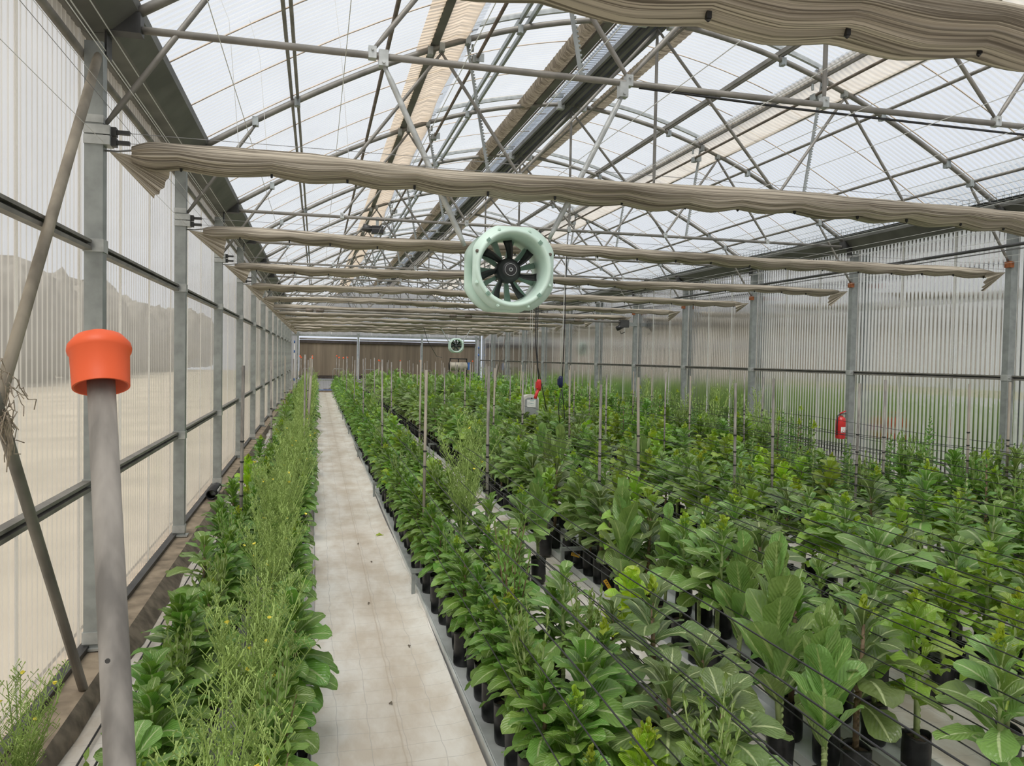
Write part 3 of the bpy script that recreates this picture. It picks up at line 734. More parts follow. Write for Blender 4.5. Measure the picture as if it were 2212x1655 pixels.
# top wire along each curtain
for k in range(-1, KMAX):
    for q, z in enumerate((3.155, 3.095)):
        o = MB().tube([(.16, 0, 0), (W - .1, 0, 0)], .0022, 4).build('support_wire', M_wire_g, None, False, (0, 3 * k, z))
        tag(o, '%s steel wire stretched above the %s' % ('upper' if q == 0 else 'lower', ('%s shade curtain from the front' % ORD[k]) if k >= 0 else 'overhead shade curtain at top right'), 'wire')
nw = 19
for i in range(nw):
    x = .38 + i * .497
    b = MB(); b.tube([(0, y, -.012 * math.sin(PI * ((y / 3) % 1)) ** 2) for y in np.arange(-8, YB + .1, 1.5)], .0021, 4)
    o = b.build('guide_wire', M_wire, None, False, (x, 0, 3.135)); tag(o, 'thin white curtain guide wire along the house, %s from the left wall' % ORD[i], 'wire')
for i, (x, z) in enumerate(((.055, 3.62), (.10, 3.70), (W - .18, 3.60), (W - .13, 3.68))):
    o = MB().tube([(0, -8, 0), (0, YB, 0)], .0036, 5).build('nylon_wire', M_wire, None, False, (x, 0, z))
    tag(o, '%s white nylon wire running under the %s gutter' % ('lower' if i % 2 == 0 else 'upper', 'left' if i < 2 else 'right'), 'wire')
for i, z in enumerate((3.08, 3.32, 3.39)):
    o = MB().tube([(0, -5.4, 0), (0, YB, 0)], .0016, 4).build('guide_wire', M_wire_g if i == 1 else M_wire, None, False, (.055, 0, z)); tag(o, '%s thin wire running close along the left posts' % ('lowest', 'middle', 'highest')[i], 'wire')
o = MB().tube([(3.40, 0, HC - .02), (4.6, 0, HC - .05), (6.4, 0, HC - .062), (9.5, 0, HC - .06)], .009, 6).build('chord_cable', M_black, None, True); tag(o, 'black cable slung under the right part of the first roof truss', 'cable')
for i, (u, v) in enumerate(((500, 300), (745, 200), (552, 330))):
    q = pix(u, v, 1, 0.3); o = MB().tube([(q[0] - .10, q[1] + .3 * i, archz(q[0])), (q[0] - .02, q[1] + .3 * i, 4.0), (q[0] + .05, q[1] + .3 * i, 3.14)], .0022, 4).build('hanger_wire', M_wire, None)
    tag(o, 'thin hanger wire dropping from the left roof slope, %s from the left wall' % ORD[[0, 2, 1][i]], 'wire')

# pipes, cable tray and drive shaft
t_ = thing('wall_pipe', 'pair of dark pipes running along inside the right wall under the gutter', 'pipe', (9.32, 0, 3.335))
MB().tube([(0, -8, 0), (0, YB, 0)], .021, 8).build('pipe_run', M_dark, t_, True)
MB().tube([(0.02, -8, -.05), (0.02, YB, -.05)], .008, 6).build('cable_run', M_wire_g, t_, True)
t_ = thing('cable_tray', 'wire basket cable tray running beside the right gutter', 'cable tray', (9.02, 0, 3.80))
b = MB()
for x, z in ((-.07, .0), (0, -.005), (.07, 0), (-.09, .05), (.09, .05), (-.09, .10), (.09, .10)): b.tube([(x, -8, z), (x, YB - .2, z)], .0026, 4)
b.build('tray_wire', M_galv, t_); b = MB()
for y in np.arange(-8, YB - .2, .10): b.tube([(-.09, y, .10), (-.09, y, .04), (-.07, y, 0), (.07, y, 0), (.09, y, .04), (.09, y, .10)], .0024, 4, 0, False)
b.build('tray_hoop', M_galv, t_, kind='stuff')
for q in range(3): MB().tube([(-.04 + .035 * q + .008 * math.sin(y * 1.3 + q), y, .018 + .006 * math.sin(y * .8 + q)) for y in np.arange(-8, YB - .2, 1.0)], .011, 6).build('cable', M_black, t_, True)
t_ = thing('wall_pipe', 'single dark pipe along the left wall top beside the gutter', 'pipe', (.0, 0, 3.60))
MB().tube([(-.075, -8, 0), (-.075, YB, 0)], .024, 8).build('pipe_run', M_pipe, t_, True)
ys_ = 15.0
t_ = thing('drive_shaft', 'curtain drive shaft with brown couplings spanning the house beneath the far curtains', 'shaft', (0, ys_ - .18, 2.90))
MB().tube([(.22, 0, .06), (9.45, 0, 0)], .030, 10).build('shaft_tube', M_pipe, t_, True)
for x in (1.0, 1.25, 4.55, 4.95, 6.35, 6.6, 7.9): MB().tube([(x, 0, .06 - .0065 * x), (x + .18, 0, .06 - .0065 * (x + .18))], .044, 10).build('coupling', M_pipe_b, t_, True)
mt = thing('curtain_motor', 'dark gear motor on the right wall post driving the curtain shaft', 'motor', (9.30, ys_ - .18, 2.86))
MB().box((0, 0, 0), (.24, .16, .20)).build('gearbox', M_dark, mt)
MB().box((.26, .12, 0), (.34, .02, .10)).build('mount_plate', M_galv, mt)
MB().tube([(-.04, 0, -.06), (-.20, 0, -.14)], .065, 12).build('motor_body', M_black, mt, True)
MB().tube([(-.10, .02, -.20), (-.05, .06, -.27), (.05, .04, -.22)], .010, 6).build('motor_cable', M_black, mt, True)
q = pix(815, 497, 1, 6.0)
mt = thing('vent_motor', 'small dark gear motor with loose cables on the left vent shaft', 'motor', tuple(q))
MB().box((0, 0, 0), (.16, .12, .10)).build('gearbox', M_black, mt)
MB().box((0, 0, (HC - q[2]) / 2), (.04, .012, abs(HC - q[2]) + .06)).build('hanger_bracket', M_galv, mt)
MB().tube([(-.20, 0, .03), (-.08, 0, 0)], .05, 10).build('motor_body', M_dark, mt, True)
for s_ in range(3): MB().tube([(.02 * s_, 0, 0), (.10 + .05 * s_, .05, .12), (.2, .02 * s_, -.02)], .007, 5).build('loose_cable', M_wire_g, mt, True)

# ---------------------------------------------------------------- circulation fans
def fan(loc, label, joints, S_=1.0):
    t_ = thing('circulation_fan', label, 'fan', loc)
    n = 96
    def outer(j, R=.293, h=.268):
        a = 2 * PI * j / n; return min(R, h / max(abs(math.cos(a)), abs(math.sin(a)))), a
    def flange(y0, hole, dy, nm, bell=True):
        b = MB(); rings = []
        prof = [('o', y0 + .012), ('o', y0 - .002)]
        if bell: prof += [(.258, y0 - .004), (.253, y0 - .016), (.243, y0 - .025), (.231, y0 - .024), (.221, y0 - .010), (.214, y0 + .02), (.210, y0 + .06), (hole, y0 + .11)]
        else: prof += [(.262, y0 - .002), (hole + .004, y0 - .002), (hole + .004, y0 + .012)]
        for r, y in prof:
            for j in range(n):
                ro, a = outer(j); rr = ro if r == 'o' else min(r, ro - .004); b.v.append((rr * math.cos(a), y, rr * math.sin(a)))
        for i in range(len(prof) - 1):
            for j in range(n): b.f.append((i * n + j, i * n + (j + 1) % n, (i + 1) * n + (j + 1) % n, (i + 1) * n + j)); b.mi.append(0)
        if not bell:
            m_ = len(prof) - 1
            for j in range(n): b.f.append((m_ * n + j, m_ * n + (j + 1) % n, (j + 1) % n, j)); b.mi.append(0)
        return b.build(nm, M_mint, t_, True)
    flange(-.16, .208, 1, 'front_flange')
    flange(.13, .212, 1, 'rear_flange', False)
    Rx = Matrix.Rotation(-PI / 2, 4, 'X')
    MB().lathe([(.208, -.06), (.208, .15), (.214, .15), (.218, -.10)], 48, Rx).build('duct', M_mint, t_, True)
    for j in range(8):
        a = PI / 8 + j * PI / 4; bx, bz = .262 * math.cos(a), .262 * math.sin(a)
        MB().tube([(bx, -.158, bz), (bx, -.172, bz)], .011, 8).tube([(bx, -.168, bz), (bx, -.182, bz)], .0065, 6).build('bolt', M_mint if j not in (0, 3) else M_pipe_b, t_)
    for j in range(4):
        a = PI / 4 + j * PI / 2; bx, bz = .240 * math.cos(a), .240 * math.sin(a)
        MB().box((bx, -.186, bz), (.026, .004, .026), 0, Matrix.Rotation(PI / 4, 4, 'Y')).tube([(bx, -.184, bz), (bx, -.192, bz)], .004, 6).build('lug_recess', M_mint_d, t_)
    for j in range(11):
        a = .25 + j * 2 * PI / 11; r0, r1 = .05, .210
        ca, sa = math.cos(a), math.sin(a)
        b = MB(); wv = .016
        vs = []
        for r, ww in ((r0, .010), (r1, .019)):
            for s in (-1, 1):
                for y in (.06, .10): vs.append((r * ca - s * ww * sa, y, r * sa + s * ww * ca))
        b.add(vs, [(0, 1, 3, 2), (4, 6, 7, 5), (0, 4, 5, 1), (2, 3, 7, 6), (0, 2, 6, 4), (1, 5, 7, 3)]); b.build('guide_vane', M_mint_d, t_)
    for j in range(7):
        a0 = .5 + j * 2 * PI / 7; b = MB(); ns = 6
        for i in range(ns + 1):
            t = i / ns; r = .068 + .132 * t; tw = math.radians(58 - 26 * t); ch = .042 + .022 * t
            for s in (-1, -.33, .33, 1):
                off = s * ch / 2; aa = a0 + .22 * t
                tx = off * math.cos(tw); ty = off * math.sin(tw) + .006 * (1 - s * s)
                b.v.append((r * math.cos(aa) - tx * math.sin(aa), -.01 + ty, r * math.sin(aa) + tx * math.cos(aa)))
        for i in range(ns):
            for s in range(3): b.f.append((i * 4 + s, i * 4 + s + 1, (i + 1) * 4 + s + 1, (i + 1) * 4 + s)); b.mi.append(0)
        o_ = b.build('blade', M_black, t_, True); md = o_.modifiers.new('thickness', 'SOLIDIFY'); md.thickness = .004
    hb = MB().lathe([(.0, .07), (.078, .07), (.082, .03), (.082, -.03), (.074, -.04), (.070, -.048), (.062, -.05), (.058, -.078), (.044, -.086), (.0, -.086)], 28, Rx).build('hub', M_black, t_, True)
    MB().lathe([(.040, -.087), (.040, -.0895), (.037, -.0895), (.037, -.087)], 24, Rx).lathe([(.013, -.086), (.013, -.094), (.007, -.094), (.007, -.084)], 16, Rx).build('hub_ring', M_greybox, hb)
    for (ax, az_, bx, bz) in joints:
        b = MB(); flat_tube(b, (ax, .0, az_), (bx, .05, bz), .019); b.build('hanger_tube', M_galv_l, t_, True)
        MB().box((ax, 0, az_ + .03), (.06, .062, .10)).tube([(ax, -.045, az_ + .0), (ax, .045, az_ + .0)], .010, 6).build('hanger_clamp', M_galv_l, t_)
    return t_
FX, FZ = 2.495, 2.45
j1 = pix(828, 138, 1, 0); j2 = pix(1345, 205, 1, 0); e1 = pix(1004, 532, 1, .05); e2 = pix(1187, 515, 1, .05)
fan((FX, 0, FZ), 'large mint green circulation fan hanging from the first roof truss', [(j1[0] - FX, j1[2] - FZ, e1[0] - FX, e1[2] - FZ), (j2[0] - FX, j2[2] - FZ, e2[0] - FX, e2[2] - FZ)])
fan((6.32, 24, 2.31), 'tiny mint green circulation fan far down the house near the pads', [(-1.05, HC - 2.31 - .03, -.25, .12), (1.05, HC - 2.31 - .03, .25, .12)])
b = MB().tube([(6.32, 24, 2.60), (6.32, 24, 3.7)], .010, 6).build('fan_cable', M_black); tag(b, 'dark cable rising from the far fan', 'cable')
b = MB().tube([(5.05, 24.1, 3.2), (5.3, 24.4, 2.5), (5.9, 26, 1.9), (6.9, 31, 1.85)], .010, 6).build('slack_cable', M_black, None, True); tag(b, 'slack cable drooping left of the far fan', 'cable')

# heater in a black frame by the end wall
t_ = thing('heater', 'beige drum heater hung in a black frame before the right cooling pad', 'heater', (8.03, 33, 0))
for x in (-.42, .40):
    MB().box((x, 0, .95), (.05, .05, 1.72)).build('frame_post', M_black, t_)
MB().box((-.01, 0, .90), (.05, .05, 1.8)).build('frame_post', M_black, t_)
MB().box((-.01, 0, 1.80), (.87, .05, .05)).build('frame_top', M_black, t_)
for x in (-.42, -.01, .40): MB().box((x, 0, .05), (.10, .5, .05)).build('foot', M_black, t_)
MB().lathe([(.0, -.45), (.17, -.45), (.20, -.42), (.20, .40), (.12, .44)], 20, Matrix.Translation((0, .03, 1.44)) @ Matrix.Rotation(PI / 2, 4, 'Y')).build('drum', M_heat, t_, True)
MB().lathe([(.19, -.47), (.19, -.455), (.0, -.455)], 20, Matrix.Translation((0, .03, 1.44)) @ Matrix.Rotation(PI / 2, 4, 'Y')).build('outlet', M_black, t_)
MB().box((.50, 0, 1.45), (.10, .2, .36)).build('burner_box', M_blue_p, t_)

# ---------------------------------------------------------------- left corner: wall braces tied with twine
a = Vector((.02, .0, 3.62)); bq = Vector(pix(-2, 862, 0, .03))
o = MB().tube([a, a.lerp(bq, .04), bq + (bq - a).normalized() * .35], [.018, .026, .026], 12).build('wall_brace', M_stake_b, None, True); tag(o, 'tan diagonal brace pipe from the first left post down to the frame edge', 'brace')
c0 = Vector(pix(-8, 872, 0, .06)); c1 = Vector((.10, -.62, .10))
o = MB().tube([c0 + (c0 - c1).normalized() * .3, c0, c1], .024, 12).build('wall_brace', M_pipe, None, True); tag(o, 'grey diagonal brace pipe standing on the kerb beside the first left post', 'brace')
t_ = thing('twine_tie', 'tangle of frayed jute twine and steel pins tying the two left braces', 'tie', tuple(Vector(pix(12, 900, 0, .09))))
MB().tube([(-.06, -.10, .155), (-.06, .09, .16)], .006, 6).build('pin', M_dark, t_, True)
MB().tube([(-.06, -.05, -.02), (-.06, .10, -.03)], .006, 6).build('pin', M_pipe_b, t_, True)
b = MB(); r_ = random.Random(4)
for i in range(26):
    p0 = Vector((r_.uniform(-.03, .02), r_.uniform(-.03, .05), r_.uniform(-.02, .16))); pts = [p0]
    for q in range(6): p0 = p0 + Vector((r_.uniform(-.02, .02), r_.uniform(-.035, .040), r_.uniform(-.055, .025))); pts.append(p0)
    b.tube(pts, .0022, 4, 0, False)
b.build('twine', M_twine, t_, True, kind='stuff')
b = MB()
for i in range(5): b.tube([(.0, .02 * i - .02, -.02), (.01, .01 * i, -.10), (.0, .015 * i + .01, -.22 + .02 * i)], .0024, 4, 0, False)
b.build('twine_end', M_twine, t_, True, kind='stuff')

# near stake with the orange cap
tp = pixd(216, 775, .775); bt = pixd(259, 1655, .665); dv = (bt - tp); fl_ = tp + dv * (tp[2] - .02) / (tp[2] - bt[2])
t_ = thing('capped_stake', 'weathered grey conduit stake with an orange cap close to the camera', 'stake', tuple(fl_))
lt = Vector(tp) - Vector(fl_)
MB().tube([(0, 0, 0), lt * .5, lt], .0125, 20).build('stake_pipe', M_stake, t_, True)
MB().tube([lt * .845 + Vector((-.004, -.0127, .03)), lt * .845 + Vector((-.004, -.0117, .03))], .0022, 8).build('drill_hole', M_dark, t_)
zq = lt.normalized().to_track_quat('Z', 'Y').to_matrix().to_4x4(); zq = Matrix.Translation(lt + lt.normalized() * -.002) @ zq
MB().lathe([(.0255, -.028), (.0258, -.02), (.0268, .006), (.0285, .008), (.0292, .011), (.0285, .0155), (.0225, .0235), (.0125, .0285), (.0, .030)], 40, zq).lathe([(.0255, -.028), (.0235, -.028), (.024, .005), (.0, .006)], 40, zq).build('orange_cap', M_orange, t_, True)

# small things on and by the walls
t_ = thing('drain_pipe', 'short black drain pipe lying on the left kerb', 'pipe', (.055, 5.2, .16))
MB().lathe([(.062, -.28), (.062, .28), (.052, .28), (.052, -.28), (.062, -.28)], 20, Matrix.Rotation(PI / 2, 4, 'X') @ Matrix.Rotation(0, 4, 'Z')).build('pipe_shell', M_black, t_, True)
MB().box((.058, 0, .01), (.006, .30, .05)).build('paper_label', M_white, t_)
fx, fy, fz = 9.47, 5.90, .68
t_ = thing('fire_extinguisher', 'red fire extinguisher hung on a post of the right wall', 'fire extinguisher', (fx, fy, fz))
MB().lathe([(.0, 0), (.070, 0), (.078, .012), (.078, .29), (.066, .335), (.030, .355), (.026, .375), (.0, .375)], 24).build('cylinder', M_red, t_, True)
MB().box((0, -.01, .395), (.05, .05, .04)).build('valve', M_galv_l, t_)
MB().box((.01, -.03, .425), (.11, .022, .014), 0, Matrix.Rotation(-.35, 4, 'Y')).build('lever', M_red, t_)
MB().box((.02, -.03, .40), (.10, .020, .012)).build('carry_handle', M_black, t_)
MB().tube([(-.02, -.03, .40), (-.085, -.03, .37), (-.090, -.03, .20), (-.086, -.03, .06)], .011, 8).build('hose', M_black, t_, True)
lb = MB(); m_ = 8
for z in (.10, .19):
    for i in range(m_ + 1):
        an = -PI / 2 - .55 + 1.1 * i / m_; lb.v.append((.0790 * math.cos(an), .0790 * math.sin(an), z))
for i in range(m_): lb.f.append((i, i + 1, m_ + 2 + i, m_ + 1 + i)); lb.mi.append(0)
lbl = lb.build('label', M_white, t_)
for i in range(3):
    MB().box((-.022 + .022 * i, -.0795, .125 + .018 * (i % 2)), (.012, .001, .012)).build('label_print', M_red, lbl)
MB().box((.10, .085, .18), (.16, .03, .10)).build('wall_bracket', M_galv, t_)

t_ = thing('climate_box', 'grey climate sensor box with a white label hanging above the plants', 'sensor box', (5.10, 8.9, 1.02))
hw, hd, hh = .140, .10, .19
MB().prism([(-hw, -hh), (hw, -hh), (hw, hh * .66), (hw * .86, hh * .86), (hw * .4, hh), (-hw * .4, hh), (-hw * .86, hh * .86), (-hw, hh * .66)], 1, -hd, hd).build('case', M_greybox_l, t_)
MB().prism([(-hw * .88, -hh * .97), (hw * .88, -hh * .97), (hw * .88, hh * .55), (hw * .5, hh * .74), (-hw * .5, hh * .74), (-hw * .88, hh * .55)], 1, -hd - .012, -hd).build('front_cover', M_greybox, t_)
lbl = MB().box((-.005, -hd - .014, .035), (.165, .003, .135)).build('label', M_white, t_)
M_teal = mat('teal_print', (.25, .50, .52), .6, 0, .05); M_grey_p = mat('grey_print', (.55, .58, .60), .6, 0, .05)
for x0, z, l, hgt, m_ in ((.03, .083, .075, .008, M_teal), (-.04, .055, .06, .005, M_grey_p), (-.025, .035, .10, .006, M_grey_p), (.03, .030, .06, .009, M_teal), (-.05, .012, .05, .005, M_grey_p), (.04, -.008, .06, .006, M_grey_p)):
    MB().box((x0 - .02, -hd - .0165, z), (l, .002, hgt)).build('label_print', m_, lbl)
MB().tube([(0, -hd - .012, hh * .68), (0, -hd - .024, hh * .68)], .012, 8).build('latch', M_black, t_)
for x in (-.11, .11): MB().tube([(x, 0, hh * .8), (x * .35, 0, hh + .34), (0, 0, 3.70 - 1.02)], .003, 4).build('hanging_cord', M_wire, t_)

def plug(loc, nm, m_, label, tail):
    t_ = thing(nm, label, 'plug', loc)
    MB().tube([(0, 0, .085), (0, 0, .06), (0, 0, -.05), (.005, 0, -.085)], [.022, .036, .036, .024], 10).build('plug_body', m_, t_, True)
    MB().box((-.035, -.01, .0), (.03, .05, .09)).build('plug_cap', m_, t_)
    return t_
plug(tuple(pix(1164, 832, 1, 6)), 'red_plug', M_red, 'red power plug hanging on dark cables above the plants', 0)
pr = pix(1164, 832, 1, 6)
MB().tube([(0, 0, -.03), (-.045, -.01, -.16), (-.055, -.01, -.20)], .024, 8).build('spare_plug', M_red, bpy.data.objects['red_plug'], True)
b = MB().tube([(4.40, 6, 3.76), tuple(pix(1158, 670, 1, 6)), tuple(pix(1157, 745, 1, 6)), tuple(pix(1161, 790, 1, 6)), tuple(pix(1164, 832, 1, 6))], .008, 6).build('power_cable', M_black, None, True); tag(b, 'dark cable hanging down to the red plug', 'cable')
b = MB().tube([(4.42, 6, 3.76), tuple(pix(1160, 745, 1, 6.05)), tuple(pix(1162, 795, 1, 6.05)), tuple(pix(1173, 845, 1, 6.05)), tuple(pix(1180, 885, 1, 6.05))], .007, 6).build('power_cable', M_black, None, True); tag(b, 'dark cable sloping down past the red plug into the plants', 'cable')
pn = pix(1211, 825, 1, 6); plug(tuple(pn), 'blue_plug', M_navy, 'navy blue power plug hanging from a white rope', 0)
b = MB().tube([(4.83, 6, 3.76), tuple(pix(1222, 560, 1, 6)), tuple(pix(1218, 660, 1, 6)), tuple(pix(1211, 825, 1, 6))], .006, 6).build('white_rope', M_wire, None, True); tag(b, 'white rope holding up the navy plug', 'rope')
b = MB().tube([(4.84, 6, 3.76), tuple(pix(1224, 560, 1, 6.04)), tuple(pix(1220, 700, 1, 6.04)), tuple(pix(1214, 838, 1, 6.04))], .007, 6).build('power_cable', M_black, None, True); tag(b, 'dark cable hanging beside the white rope', 'cable')
b = MB().tube([tuple(pix(1213, 840, 1, 6)), tuple(pix(1206, 880, 1, 6)), tuple(pix(1209, 915, 1, 6)), tuple(pix(1220, 905, 1, 6)), tuple(pix(1216, 860, 1, 6)), tuple(pix(1214, 842, 1, 6))], .0065, 6).build('cable_loop', M_black, None, True); tag(b, 'loop of dark cable below the navy plug', 'cable')
b = MB().tube([tuple(pix(1093, 722, 1, 21)), tuple(pix(1072, 815, 1, 21))], .014, 6).build('sloping_rod', M_pipe_b, None, True); tag(b, 'thin dark rod sloping down in front of the far right wall', 'rod')

# ---------------------------------------------------------------- plant beds: channels, supports, stakes, trellis lines
ROWS = [.74, 1.10, 2.17, 2.52, 3.58, 3.95, 5.00, 5.35, 6.30, 6.62, 7.60, 7.92, 8.85]
RNAME = ['row beside the left wall', 'row left of the walkway', "first row right of the walkway"] + ['%s row right of the walkway' % ORD[i] for i in range(1, 12)]
YS0, YS1 = -4.2, 34.6
for i, x in enumerate(ROWS):
    t_ = thing('growing_channel', 'white metal growing channel under the %s' % RNAME[i], 'channel', (x, 0, 0))
    MB().prism([(-.105, .0), (-.105, .055), (-.100, .055), (-.100, .006), (.100, .006), (.100, .055), (.105, .055), (.105, .0)], 1, YS0, YS1 + .2).build('channel_profile', M_lip, t_)
t_ = MB().prism([(2.05, .0), (2.05, .065), (2.058, .065), (2.062, .0)], 1, -6, YS1 + .2).build('edge_strip', M_lip); tag(t_, "bright metal strip edging the walkway's right side", 'edging')
t_ = MB().prism([(1.262, .0), (1.262, .05), (1.268, .05), (1.268, .0)], 1, -6, YS1 + .2).build('edge_strip', M_lip); tag(t_, "thin metal strip edging the walkway's left side", 'edging')

def stake_y(k, x): return 1.36 + 4.27 * k + (-.12 if x < 1 else 0) + .1 * math.sin(x * 7 + k * 3)
tie = MB().tube([(0, 0, -.006), (0, 0, .006)], .0165, 8).mesh('wire_tie', M_black)
n_st = 0
for i, x in enumerate(ROWS[:-1]):
    for k in range(0, 8):
        y = stake_y(k, x)
        if k == 0 and i == 1: continue
        hgt = (1.80 if x < 3 else 1.69) + .04 * math.sin(x * 5 + k * 2.3)
        xo = x + (.02 if i % 2 else -.02) - (.16 if (i, k) == (6, 1) else 0) + (.12 if i in (3, 5) else (.12 if i == 4 else 0))
        if i == 1 and k == 1: hgt = 1.87
        t_ = thing('stake', '%s stake in the %s, grey conduit' % (ORD[k], RNAME[i]), 'stake', (xo, y, 0), 'conduit stakes among the plants')
        le = (rnd.uniform(-.03, .03), rnd.uniform(-.02, .03))
        MB().tube([(0, 0, 0), (le[0], le[1], hgt)], .0125, 10).build('stake_pipe', M_stake if rnd.random() < .6 else M_stake_b, t_, True)
        if k < 3 or k in (4,):
            for z in (.55, .68, .80, .93, 1.06, 1.18):
                if rnd.random() < .85: put('wire_tie', tie, t_, (le[0] * z / hgt, le[1] * z / hgt, z + rnd.uniform(-.04, .04)))
        if k >= 5 and rnd.random() < .35: MB().lathe([(.028, -.03), (.030, 0), (.02, .02), (0, .025)], 10, Matrix.Translation((le[0], le[1], hgt))).build('orange_cap', M_orange, t_, True)
# one shorter, thicker stake in the left bed
t_ = thing('stake', 'shorter brown stake in the left bed between the pale stakes', 'stake', (1.12, 8.3, 0)); MB().tube([(0, 0, 0), (.06, .05, 1.52)], .021, 12).build('stake_pipe', M_stake_b, t_, True)
# end-of-bed hoops far down
for i, x in enumerate((.9, 2.3, 3.75, 5.15, 6.45, 7.75)):
    t_ = thing('bed_hoop', 'thin grey wire hoop at the far end of bed %s from the left' % ORD[i], 'hoop', (x, 33.2, 0))
    MB().tube([(-.30, 0, 0), (-.26, 0, 1.15), (-.22, 0, 1.22), (.22, 0, 1.22), (.26, 0, 1.15), (.30, 0, 0)], .011, 6).build('hoop_wire', M_galv, t_, True)
# bench supports
for x, yl in ((2.05, (.98, 5.3, 9.45, 13.7, 18.0, 22.2)), (3.42, (1.46, 5.7, 9.9)), (4.84, (1.4, 5.6))):
    for q, y in enumerate(yl):
        t_ = thing('channel_support', 'grey bar support holding the channels, %s along the %s' % (ORD[q], {2.05: 'walkway edge', 3.42: 'second bed', 4.84: 'third bed'}[x]), 'support', (x, y, 0))
        MB().box((-.03, 0, .10), (.026, .03, .20)).build('upright', M_galv, t_)
        MB().box((.20, .0, .20), (.50, .04, .03)).build('crossbar', M_galv, t_)

# trellis lines stretched along every row
for i, x in enumerate(ROWS):
    zs = (.52, .68, .86, 1.04) if i > 1 else (.16, .40, .58)
    if i == 0: xs_ = (-.42, -.30, -.20, .02)
    for j, z in enumerate(zs):
        for side in (-1, 1):
            if side > 0 and i not in (3, 4, 5): continue
            xo = x + side * (.055 + .02 * ((j * 7 + i) % 3))
            pts = [(0, y, .018 * math.sin(y * .9 + i + j) - .02 * math.sin(PI * (((y - 1.36) / 4.27) % 1)) + (.012 if side > 0 else 0)) for y in np.arange(-4.9, YS1, .71)]
            o = MB().tube(pts, .0028 if x < 6 else .0036, 4).build('trellis_line', M_line, None, True, (xo, 0, z))
            tag(o, 'black trellis line, %s up the %s side of the %s' % (ORD[j], 'near' if side < 0 else 'far', RNAME[i]), 'trellis line', 'black trellis lines')
for j, x in enumerate((.26, .36, .45, .54)):
    o = MB().tube([(.02 * math.sin(y * .6 + j), y, .01 * math.sin(y + j)) for y in np.arange(-4.9, YS1, .9)], .0055, 5).build('drip_line', M_line, None, True, (x, 0, .02 + .07 * (j % 2)))
    tag(o, 'black drip line lying over the white mat by the left kerb, %s from the wall' % ORD[j], 'drip line')
for q, x in enumerate((2.92, 3.20, 4.28, 4.40, 4.52, 4.64, 4.74, 5.7, 5.84, 5.98, 6.08, 6.95, 7.2)):
    o = MB().tube([(.015 * math.sin(y * .7 + q), y, .02 * math.sin(y * .5 + q)) for y in np.arange(-4.9, YS1, .9)], .003, 4).build('trellis_line', M_line, None, True, (x, 0, .34 + .09 * (q % 3)))
    tag(o, 'black line strung over the white aisles right of the walkway, %s counting rightwards' % ORD[q], 'trellis line', 'black lines over the aisles')

# ---------------------------------------------------------------- lettuce plants
def prof_(kind, t):
    if kind == 'obov': return max(.11, (t ** .95) * max(0, 1 - t ** 6) ** .5 * 1.18)
    if kind == 'oval': return max(.10, (t ** .62) * max(0, 1 - t ** 3.6) ** .6 * 1.25)
    return max(.07, math.sin(PI * (t ** .8)) ** 1.1)
def leaf_arr(L, Wd, nu_, nv_, prof, droop, cup, wave, frill, seed):
    r_ = random.Random(seed); V = []; UV = []; y = z = 0.0; ang0 = .18
    p1, p2 = r_.uniform(0, 6), r_.uniform(0, 6); tw = r_.uniform(-.25, .25)
    for j in range(nv_ + 1):
        t = 1 - (1 - j / nv_) ** 1.35; dt = t - tp_ if j else 0; tp_ = t
        if j:
            a = ang0 - droop * max(0, t - .5 * dt) ** 1.3; y += math.cos(a) * L * dt; z += math.sin(a) * L * dt
        wj = Wd * prof_(prof, min(t, .992))
        for i in range(nu_ + 1):
            s = 2 * i / nu_ - 1; e = abs(s) ** 1.5
            wk = wj * (1 + (frill * r_.uniform(-.7, .5) if abs(s) == 1 else 0))
            zz = cup * abs(s) * wj * (1.2 - .9 * t) + wave * Wd * e * math.sin(t * 11 + (p1 if s > 0 else p2)) + frill * Wd * .5 * e * r_.uniform(-1, 1) + tw * s * wj * t
            V.append((s * wk, y + (-frill * Wd * .2 * e * r_.random()), z + zz)); UV.append((.5 + .5 * s, t))
    m = nu_ + 1
    Q = [(j * m + i, j * m + i + 1, (j + 1) * m + i + 1, (j + 1) * m + i) for j in range(nv_) for i in range(nu_)]
    return np.array(V), np.array(Q), np.array(UV)

#        leaf length, half width, profile, droop, cup, wave, frill
LK = {'romaine': (.250, .082, 'obov', .95, .30, .15, .05), 'leafy': (.190, .060, 'oval', .95, .30, .14, .05), 'upright': (.245, .072, 'oval', .30, .40, .12, .10),
      'frilly': (.200, .076, 'obov', .85, .22, .26, .30), 'lime': (.155, .060, 'obov', .45, .48, .18, .08), 'dark': (.270, .080, 'obov', 1.0, .28, .15, .06),
      'branchy': (.175, .055, 'oval', .9, .30, .15, .05), 'spire': (.120, .038, 'oval', .8, .3, .12, .06), 'feathery': (.15, .038, 'lance', .8, .3, .15, .05), 'shoot': (.065, .015, 'lance', .4, .3, .1, .04), 'bud': (.026, .010, 'oval', .2, .5, .1, .1)}
